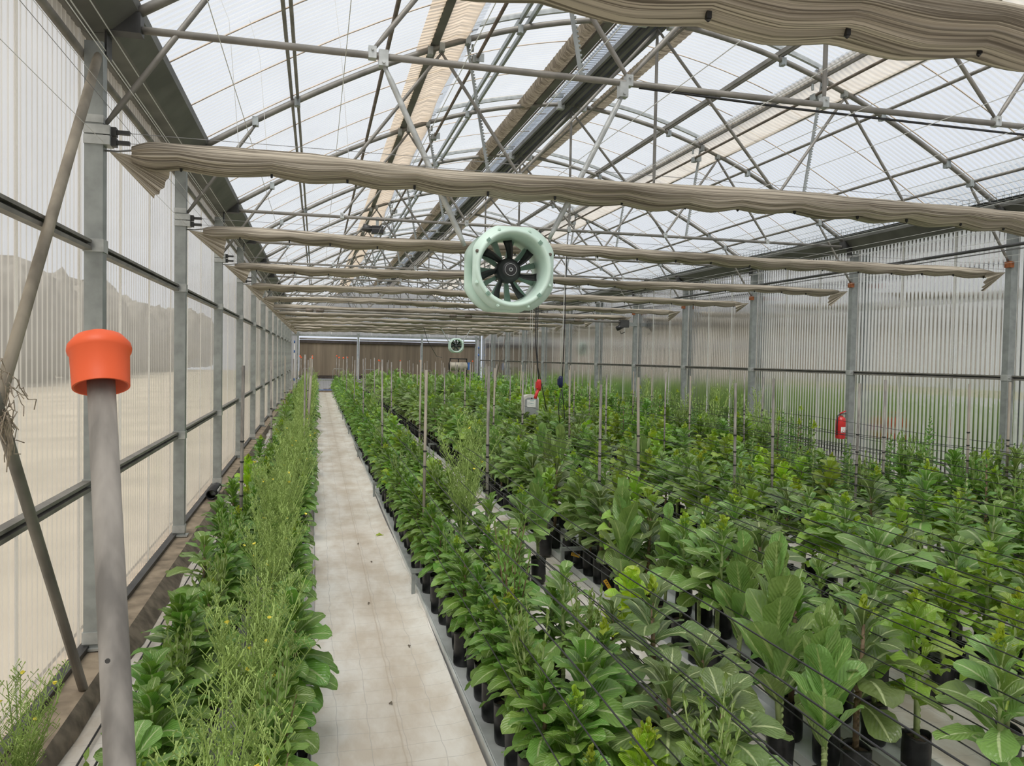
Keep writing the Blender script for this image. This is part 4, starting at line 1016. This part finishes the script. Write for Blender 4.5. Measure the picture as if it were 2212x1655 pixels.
#        height span, bare stem, leaves, elevation bottom/top, leaf scale bottom/top, bud
PK = {'spire': (.78, .08, 54, -2, 66, 1.05, .22, .5), 'romaine': (.52, .20, 24, 5, 72, 1.0, .36, .2), 'leafy': (.44, .11, 38, -8, 74, 1.0, .42, .45), 'upright': (.52, .10, 19, 48, 82, 1.05, .55, .1), 'frilly': (.46, .17, 25, 2, 74, 1.0, .45, .3),
      'lime': (.34, .10, 26, 18, 82, 1.1, .55, .5), 'dark': (.42, .15, 23, 2, 66, 1.05, .45, .25), 'branchy': (.36, .10, 24, -5, 62, 1.0, .6, 0), 'feathery': (.34, .08, 16, 0, 60, 1.0, .7, 0)}
DESC = {'spire': 'conical spire-shaped lettuce', 'romaine': 'broad-leaved ribbed lettuce', 'leafy': 'dense dark green lettuce', 'upright': 'upright blue-green lettuce', 'frilly': 'light green frilly lettuce',
        'lime': 'bright lime lettuce', 'dark': 'bronze-green large-leaved lettuce', 'branchy': 'bolting many-shooted lettuce', 'feathery': 'feathery flowering lettuce'}
KINDS = list(PK)
LEAF_HI, LEAF_LO, LEAF_FAR, LEAF_ME = {}, {}, {}, {}
for kd, a in LK.items():
    for v in range(4):
        sd = hash((len(kd), v)) % 1000 + v * 17
        small = kd in ('shoot', 'bud')
        LEAF_HI[kd, v] = leaf_arr(a[0], a[1], 2 if small else 4, 3 if small else (9 if kd == 'frilly' else 7), *a[2:], seed=sd)
        LEAF_LO[kd, v] = leaf_arr(a[0], a[1] * 1.05, 2, 2 if small else 4, *a[2:], seed=sd)
        LEAF_FAR[kd, v] = leaf_arr(a[0] * 1.15, a[1] * 1.2, 2, 1 if small else 2, *a[2:], seed=sd)
        if kd in ML: LEAF_ME[kd, v] = np_mesh('leaf', *LEAF_HI[kd, v][:2], ML[kd], LEAF_HI[kd, v][2])

def lm(phi, el, roll, pos, sc):
    return Matrix.Translation(pos) @ Matrix.Rotation(phi, 4, 'Z') @ Matrix.Rotation(el, 4, 'X') @ Matrix.Rotation(roll, 4, 'Y') @ Matrix.Scale(sc, 4)
def make_variant(kd, seed):
    """list of (leafkind, v, matrix) main leaves; list of small leaves (buds, shoots); stem points. z starts at the pot rim"""
    r_ = random.Random(seed * 31 + len(kd)); hs, bare, n, e0, e1, s0, s1, pb = PK[kd]
    hs *= r_.uniform(.88, 1.12); n = int(n * r_.uniform(.9, 1.1)); lean = (r_.uniform(-.05, .05), r_.uniform(-.05, .05))
    main, small, phi = [], [], r_.uniform(0, 6.28)
    for i in range(n):
        t = i / (n - 1); z = bare + (hs - bare) * t ** 1.05; phi += 2.399 + r_.uniform(-.25, .25)
        el = math.radians(e0 + (e1 - e0) * t ** 1.35 + r_.uniform(-9, 9)); sc = (s0 + (s1 - s0) * t ** 1.7) * r_.uniform(.85, 1.12)
        if t < .1: sc *= .8
        main.append((kd, r_.randrange(4), lm(phi, el, r_.uniform(-.3, .3), (lean[0] * z, lean[1] * z, z), sc)))
    shoots = []
    if r_.random() < pb:
        for i in range(34):
            t = i / 34; phi += 2.4; z = hs + .025 + .05 * t * r_.uniform(.6, 1.2)
            small.append(('bud', r_.randrange(4), lm(phi, math.radians(20 + 65 * t * r_.uniform(.7, 1.1)), 0, (lean[0] * z + .035 * (1 - t) * r_.uniform(-1, 1), lean[1] * z + .035 * (1 - t) * r_.uniform(-1, 1), z), r_.uniform(.7, 1.3))))
    if kd == 'branchy':
        for s in range(9):
            a = r_.uniform(0, 6.28); r0 = r_.uniform(.02, .07); top = hs + r_.uniform(.10, .26)
            b0 = Vector((.01 * math.cos(a), .01 * math.sin(a), hs * .55)); b1 = Vector((r0 * 1.6 * math.cos(a), r0 * 1.6 * math.sin(a), top)); shoots.append((b0, b1))
            for q in range(15):
                t = (q + 1) / 15; p = b0.lerp(b1, t); phi += 2.4
                small.append(('shoot', r_.randrange(4), lm(phi, math.radians(15 + 55 * t), 0, p, 1.25 - .75 * t)))
    return dict(main=main, small=small, hs=hs, lean=lean, shoots=shoots)
NV = 6
VAR = {(kd, v): make_variant(kd, v * 7 + 3) for kd in KINDS for v in range(NV)}

def merge(lst, lib, mi_of=lambda k: 0):
    Vs, Qs, Us, Ms = [], [], [], []; off = 0
    for kd, v, M in lst:
        V, Q, U = lib[kd, v]; A = np.array(M)
        Vs.append(V @ A[:3, :3].T + A[:3, 3]); Qs.append(Q + off); Us.append(U); Ms.append(np.full(len(Q), mi_of(kd))); off += len(V)
    return np.concatenate(Vs), np.concatenate(Qs), np.concatenate(Us), np.concatenate(Ms)

def spray(seed, nst, ntw, sub, thick):
    r_ = random.Random(seed); b = MB(); tips = []
    for s in range(nst):
        a = r_.uniform(0, 6.28); sp = r_.uniform(.03, .24); top = r_.uniform(.30, .54)
        P = [Vector((.01 * math.cos(a), .01 * math.sin(a), .20)), Vector((sp * .4 * math.cos(a), sp * .4 * math.sin(a), .20 + top * .45)), Vector((sp * math.cos(a), sp * math.sin(a), .2 + top))]
        b.tube(P, [.0035 * thick, .0028 * thick, .0015 * thick], 3, 0, False)
        for q in range(ntw):
            t = .30 + .70 * (q + r_.random()) / ntw; p = P[0].lerp(P[1], t * 2) if t < .5 else P[1].lerp(P[2], t * 2 - 1)
            a2 = r_.uniform(0, 6.28); l_ = r_.uniform(.06, .14) * (1.15 - .5 * t); d = Vector((math.cos(a2) * .62, math.sin(a2) * .62, .75)) * l_
            e = p + d; b.tube([p, e], [.0014 * thick, .0008 * thick], 3, 0, False)
            for u in range(sub):
                f = p.lerp(e, r_.uniform(.3, 1)); a3 = r_.uniform(0, 6.28); g = f + Vector((math.cos(a3) * .6, math.sin(a3) * .6, .7)) * r_.uniform(.018, .042)
                b.tube([f, f.lerp(g, .6), g], [.0009 * thick, .0011 * thick, .0026 * thick], 3, 0, True); tips.append(g)
    return b, tips
SPR = []
for v in range(5):
    b, tips = spray(v + 5, 14, 18, 3, 1.15); SPR.append((b.mesh('flower_spray', M_spray), tips))
SPR_LO = []
for v in range(4):
    b, tips = spray(v + 40, 8, 9, 2, 2.0); SPR_LO.append(b.mesh('flower_spray', M_spray))
fb = MB(); fb.lathe([(.0, .0), (.003, .004), (.0085, .010), (.0075, .0105), (.0, .006)], 9); FLOWER = fb.mesh('flower', M_flower)

# grow bag, potting mix, stems
def bag_mesh(seed):
    r_ = random.Random(seed); n = 14; prof = [(.0, .008), (.056, .008), (.060, .02), (.061, .08), (.062, .15), (.063, .195), (.065, .212), (.060, .206), (.058, .185)]
    b = MB().lathe(prof, n); ph = [r_.uniform(0, 6.28) for _ in range(3)]
    b.v = [(x * (1 + .05 * math.sin(z * 30 + ph[0] + 3 * math.atan2(y, x))), y * (1 + .05 * math.sin(z * 24 + ph[1])), z + (.008 * math.sin(2 * math.atan2(y, x) + ph[2]) if z > .18 else 0)) for x, y, z in b.v]
    return b.mesh('grow_bag', M_bag, True)
BAGS = [bag_mesh(s) for s in range(5)]
SOIL = MB().lathe([(.0, .192), (.03, .195), (.060, .187)], 12).mesh('potting_mix', M_soil, True)
def stem_mesh(hs, lean, col, shoots=()):
    b = MB(); pts = [(0, 0, -.02), (lean[0] * hs * .3 + .006, lean[1] * hs * .3, hs * .3), (lean[0] * hs * .6 - .003, lean[1] * hs * .6, hs * .6), (lean[0] * hs, lean[1] * hs, hs)]
    b.tube(pts, [.0105, .0105, .009, .005], 8)
    for z in np.arange(.02, hs * .5, .022): b.tube([(0, 0, z), (.004, .002, z + .003)], .0118, 8)
    for a, c in shoots: b.tube([a, a.lerp(c, .5) + Vector((0, 0, -.01)), c], [.004, .0035, .002], 5, 0, False)
    return b.mesh('stem', col, True)
ZP = .19
VM = {}
for (kd, v), d in VAR.items():
    q = {}
    q['stem'] = stem_mesh(d['hs'], d['lean'], M_stem_b if (kd == 'dark' or v == 5) else M_stem, d['shoots'])
    V, Q, U, m_ = merge(d['main'], LEAF_LO); q['foliage'] = np_mesh('foliage', V, Q, ML[kd], U)
    if d['small']:
        V, Q, U, m_ = merge(d['small'], LEAF_HI); q['bud'] = np_mesh('bud_cluster', V, Q, M_bud if d['small'][0][0] == 'bud' else ML['branchy'], U)
    full = d['main'][::2] + d['small'][::3] if kd != 'branchy' else d['main'][::2] + d['small'][::4]
    q['far'] = merge(full, LEAF_FAR, lambda k: 1 if k in ('bud', 'shoot') else 0)
    VM[kd, v] = q

# which kind grows where: photo-specific plants first, then a mix by row
HERO = [
    (1450, 1560, 3, 'dark', 1.05), (1560, 1600, 3, 'dark', 1.0), (1130, 1150, 3, 'romaine', 1.0),  # pixel of the crown's middle, row, kind, height factor
    (395, 1420, 0, 'leafy', 1.15), (440, 1260, 0, 'romaine', .95), (330, 1560, 0, 'leafy', 1.05), (470, 1150, 0, 'leafy', 1.1), (505, 1090, 0, 'leafy', 1.0), (540, 1030, 0, 'lime', 1.2), (560, 985, 0, 'leafy', 1.0),
    (650, 1000, 1, 'feathery', 1.1), (640, 1050, 1, 'feathery', 1.1), (615, 1110, 1, 'feathery', 1.15), (600, 1170, 1, 'feathery', 1.15), (590, 1240, 1, 'feathery', .9), (560, 1400, 1, 'feathery', .85), (640, 1400, 1, 'leafy', 1.1),
    (570, 1530, 1, 'feathery', .85), (600, 1600, 1, 'branchy', .8),
    (45, 1700, 0, 'feathery', .75), (2070, 960, 11, 'spire', 1.45), (2000, 1000, 10, 'spire', 1.2), (1180, 865, 6, 'spire', 1.3), (2190, 1080, 11, 'romaine', 1.3), (1015, 1070, 3, 'feathery', 1.45), (1000, 1130, 3, 'feathery', 1.0), (1095, 1270, 3, 'branchy', 1.15), (1110, 1330, 3, 'branchy', 1.05), (1250, 1520, 3, 'leafy', 1.15), (1290, 1480, 3, 'leafy', 1.0), (1390, 1640, 3, 'lime', .9),
    (1165, 1130, 4, 'upright', 1.05), (1180, 1090, 4, 'frilly', 1.0), (1345, 1190, 4, 'upright', 1.15), (1360, 1290, 4, 'lime', 1.2), (1420, 1410, 4, 'dark', 1.15), (1330, 1370, 4, 'dark', .8), (1520, 1490, 4, 'dark', 1.0),
    (1690, 1420, 4, 'upright', 1.2), (1785, 1520, 4, 'upright', 1.05), (1510, 1080, 5, 'romaine', 1.2), (1590, 1190, 5, 'romaine', 1.15), (1480, 1190, 5, 'frilly', .95), (1650, 1200, 5, 'branchy', .9), (1900, 1290, 5, 'romaine', 1.35),
    (1775, 1330, 5, 'romaine', .85), (1985, 1440, 5, 'frilly', 1.1), (2170, 1600, 5, 'romaine', 1.1), (1600, 1060, 6, 'romaine', 1.15), (1700, 1140, 6, 'dark', 1.1), (1880, 1110, 6, 'dark', 1.35), (2060, 1180, 6, 'romaine', 1.05), (2150, 1240, 6, 'romaine', 1.1), (2180, 1430, 6, 'frilly', 1.1), (2040, 1320, 6, 'frilly', 1.05)]
def grid_y(i, j): return YS0 + (j + .5 * (i % 2)) * .25
hero_pos = []
for u, v, i, kd, hf in HERO:
    q = pix(u, v, 2, .22 + .27 * hf); hero_pos.append((q[0], q[1], i, kd, hf))
NJ = int((YS1 - YS0) / .25)
MIX = {0: 'leafy*7 romaine branchy*2', 1: 'leafy*5 feathery*4 branchy', 2: 'leafy*9 lime branchy', 3: 'leafy*5 branchy*2 feathery romaine frilly', 4: 'romaine*3 upright*2 dark*2 frilly leafy', 5: 'romaine*4 frilly*2 dark branchy upright',
       6: 'romaine*4 dark frilly*2 upright branchy', 7: 'romaine*3 frilly*3 dark lime branchy', 8: 'lime*4 frilly*3 leafy*2 branchy romaine spire', 9: 'lime*3 leafy*3 frilly*2 branchy spire*2', 10: 'leafy*4 branchy*2 lime*2 spire*2', 11: 'branchy*2 leafy*3 spire*3 lime', 12: 'branchy*2 leafy*3 feathery lime spire*4'}
MIX = {i: [k for t in s.split() for k in [t.split('*')[0]] * int((t.split('*') + ['1'])[1])] for i, s in MIX.items()}
plants = []
for i, x in enumerate(ROWS):
    for j in range(NJ):
        y = grid_y(i, j)
        r_ = random.Random(i * 1000 + j)
        if r_.random() < (.06 if i not in (4, 5, 6, 7) else (.20 if y < 3 else .08)): continue
        sc = .98 + .36 * min(1, max(0, (y - 1) / 16)) + (.42 if i >= 10 else (.28 if i >= 8 else (.20 if i >= 4 else 0))); sc *= r_.uniform(.84, 1.16)
        kd = r_.choice(MIX[i])
        if i == 1 and 9 < y < 22 and r_.random() < .35: kd = 'feathery'
        if any(i > 2 and abs(hx - x) < .20 and abs(hy - y) < .15 for hx, hy, hi, _, _ in hero_pos): continue
        if i == 12 and 4.4 < y < 5.8: continue
        if i >= 9 and 2.6 < y < 5.6: sc = min(sc, .98 + .12 * (11 - i))
        if kd == 'spire': sc = min(sc, 1.18)
        xx = x + r_.uniform(-.02, .02)
        if i == 1: xx = x - .07 if kd == 'feathery' else x + .03
        px, py, dz = proj((xx, y, .5))
        if dz < .75: continue
        if not (-260 < px < 2500) or py > 2500: continue
        if math.hypot(xx - EYE[0], y - EYE[1]) < 1.9 and i in (1, 2, 3): continue
        plants.append((dz, i, j, kd, xx, y, sc, r_.randrange(NV), r_.uniform(0, 6.28), px, py))
for n_, (x, y, i, kd, hf) in enumerate(hero_pos):
    px, py, dz = proj((x, y, .5)); r_ = random.Random(900 + n_)
    plants.append((dz, i, 500 + n_, kd, x, y, hf * 1.12, r_.randrange(NV), r_.uniform(0, 6.28), px, py))
plants.sort()
cnt = {k: 0 for k in KINDS}; rowcount = {}; far = {k: [] for k in KINDS}
D_LEAF = 6.6
n_leaf = 0
for dz, i, j, kd, x, y, sc, v, rot, px, py in plants:
    M0 = Matrix.Translation((x, y, 0)) @ Matrix.Rotation(rot, 4, 'Z')
    limit = 290
    if cnt[kd] >= limit or (dz > 24 and kd != 'feathery'): far[kd].append((M0, sc, v)); continue
    cnt[kd] += 1
    near = dz < D_LEAF
    inview = -20 < px < 2230 and py < 1720
    if near and inview:
        n_ = rowcount.get(i, 0); rowcount[i] = n_ + 1
        lab = '%s, %s in the %s' % (DESC[kd], ORD[min(n_, 29)], RNAME[i]); grp = 'lettuces in the front of the beds'
    elif near: lab, grp = '%s, beside the frame in the %s' % (DESC[kd], RNAME[i]), 'lettuces beside the frame in the %s' % RNAME[i]
    else:
        kb = int((y - 1.36) // 4.27); sec = 'before its first stake' if kb < 0 else ('past its eighth stake' if kb > 6 else 'between its %s and %s stakes' % (ORD[kb], ORD[kb + 1]))
        lab, grp = '%s, %s, %s' % (DESC[kd], RNAME[i], sec), '%s lettuces in the %s %s' % (DESC[kd].split()[0], RNAME[i], sec)
    t_ = bpy.data.objects.new({'spire': 'spire_lettuce', 'romaine': 'ribbed_lettuce', 'leafy': 'leafy_lettuce', 'upright': 'upright_lettuce', 'frilly': 'frilly_lettuce', 'lime': 'lime_lettuce', 'dark': 'bronze_lettuce', 'branchy': 'branching_lettuce', 'feathery': 'flowering_lettuce'}[kd], None)
    COL.objects.link(t_); t_.matrix_basis = M0; t_.empty_display_size = .05; tag(t_, lab, 'lettuce plant', grp)
    d = VAR[kd, v]; q = VM[kd, v]
    MS = Matrix.Translation((0, 0, ZP)) @ Matrix.Scale(sc, 4)
    put('grow_bag', BAGS[(i * 7 + j) % 5], t_)
    if dz < 12: put('potting_mix', SOIL, t_)
    put('stem', q['stem'], t_, M=MS)
    if near:
        for k_, vv, M in d['main']: put('leaf', LEAF_ME[k_, vv], t_, M=MS @ M); n_leaf += 1
    else: put('foliage', q['foliage'], t_, M=MS, kind='stuff')
    if 'bud' in q: put('bud_cluster' if kd != 'branchy' else 'shoot_leaves', q['bud'], t_, M=MS, kind='stuff')
    if kd == 'feathery':
        me, tips = SPR[v % 5] if dz < 12 else (SPR_LO[v % 4], None)
        put('flower_spray', me, t_, M=MS, kind='stuff')
        if tips and dz < 11:
            r_ = random.Random(j)
            for f in range(r_.randrange(3, 8) if i < 2 else 2):
                put('flower', FLOWER, t_, M=MS @ Matrix.Translation(r_.choice(tips[len(tips) // 3:])) @ Matrix.Rotation(r_.uniform(-.8, .8), 4, 'X') @ Matrix.Scale(r_.uniform(.8, 1.3), 4))
print('plants', len(plants), cnt, 'leaves', n_leaf, 'far', {k: len(v) for k, v in far.items()})

bagV = np.array(MB().lathe([(.061, .0), (.064, .21), (.0, .20)], 8).v); bagQ = np.array([(i * 8 + j, i * 8 + (j + 1) % 8, (i + 1) * 8 + (j + 1) % 8, (i + 1) * 8 + j) for i in range(2) for j in range(8)])
def far_object(kd, lst, name, label):
    Vs, Qs, Us, Ms = [], [], [], []; off = 0
    for M0, sc, v in lst:
        A = np.array(M0 @ Matrix.Translation((0, 0, ZP)) @ Matrix.Scale(sc, 4)); V, Q, U, m_ = VM[kd, v]['far']
        Vs.append(V @ A[:3, :3].T + A[:3, 3]); Qs.append(Q + off); Us.append(U); Ms.append(m_); off += len(V)
        B = np.array(M0); Vs.append(bagV @ B[:3, :3].T + B[:3, 3]); Qs.append(bagQ + off); Us.append(np.zeros((len(bagV), 2))); Ms.append(np.full(len(bagQ), 2)); off += len(bagV)
    if not Vs: return
    me = np_mesh(name, np.concatenate(Vs), np.concatenate(Qs), [ML[kd], M_bud if kd != 'branchy' else ML['branchy'], M_bag], np.concatenate(Us), np.concatenate(Ms))
    o = put(name, me); tag(o, label, 'lettuce plants', None, 'stuff')
for kd in KINDS: far_object(kd, far[kd], 'far_lettuces', 'mass of %s plants far down the beds' % {'spire': 'tall conical', 'romaine': 'dark broad-leaved', 'leafy': 'dense leafy green', 'upright': 'upright blue-green', 'frilly': 'frilly light green', 'lime': 'lime green', 'dark': 'bronze-green', 'branchy': 'shooting green', 'feathery': 'feathery flowering'}[kd])
r_ = random.Random(77)
for q, x in enumerate((11.0, 12.3, 13.7, 15.2, 16.8, 18.2)):
    lst = [(Matrix.Translation((x + r_.uniform(-.15, .15), y, 0)) @ Matrix.Rotation(r_.uniform(0, 6), 4, 'Z'), r_.uniform(1.2, 1.7), r_.randrange(NV)) for y in np.arange(-2, 34, .26)]
    far_object('leafy', lst, 'far_bay_lettuces', 'hazy row of green plants in the next bay, %s beyond the right wall' % ORD[q])

# fallen leaf and crumbs of debris on the walkway
p = pix(812, 1157, 2, .02)
o = put('fallen_leaf', LEAF_ME['lime', 1], None, M=Matrix.Translation((p[0], p[1], .018)) @ Matrix.Rotation(-.9, 4, 'Z') @ Matrix.Rotation(-.05, 4, 'X') @ Matrix.Scale(.62, 4)); tag(o, 'single green leaf lying on the walkway mat', 'fallen leaf')
for q, (u, v) in enumerate(((772, 1175), (795, 1305), (840, 1520), (885, 1398), (803, 1215), (955, 1420))):
    p = pix(u, v, 2, .012); r_ = random.Random(q)
    b = MB(); b.tube([(0, 0, 0), (.012, .006, .006), (.022, -.004, .002)], [.003, .007, .002], 5)
    o = b.build('dry_crumb', M_kerb_d, None, True, tuple(p)); o.rotation_euler[2] = r_.uniform(0, 6); tag(o, 'small brown dry crumb on the walkway mat, %s' % ('nearest the camera' if q == 2 else ['beside the green leaf', 'on the middle seam', '', 'right of the seam', 'above the seam crumb', 'near the right edge'][q]), 'debris')

# yellow tags clipped to two bags
for q, (u, v, tl_) in enumerate(((1243, 1199, -.25), (1312, 1262, -1.0))):
    p = pix(u, v, 0, 3.52)
    t_ = thing('yellow_tag', 'yellow plant tag with dark marks, %s' % ('lying flat across a bag by the first aisle stake' if q == 0 else 'tilted steeply on a bag nearer the camera'), 'tag', tuple(p))
    Rm = Matrix.Rotation(-.35, 4, 'Z') @ Matrix.Rotation(-tl_, 4, 'Y')
    MB().box((0, 0, 0), (.078, .003, .030), 0, Rm).build('tag_plate', M_yellow, t_)
    for a, l_ in ((-.024, .010), (-.006, .012), (.012, .006), (.026, .004)):
        MB().box(Rm @ Vector((a, -.0022, .001)), (l_ * .35, .0012, .011), 0, Rm).box(Rm @ Vector((a + l_ * .25, -.0022, .005)), (l_ * .6, .0012, .003), 0, Rm).build('tag_mark', M_black, t_)
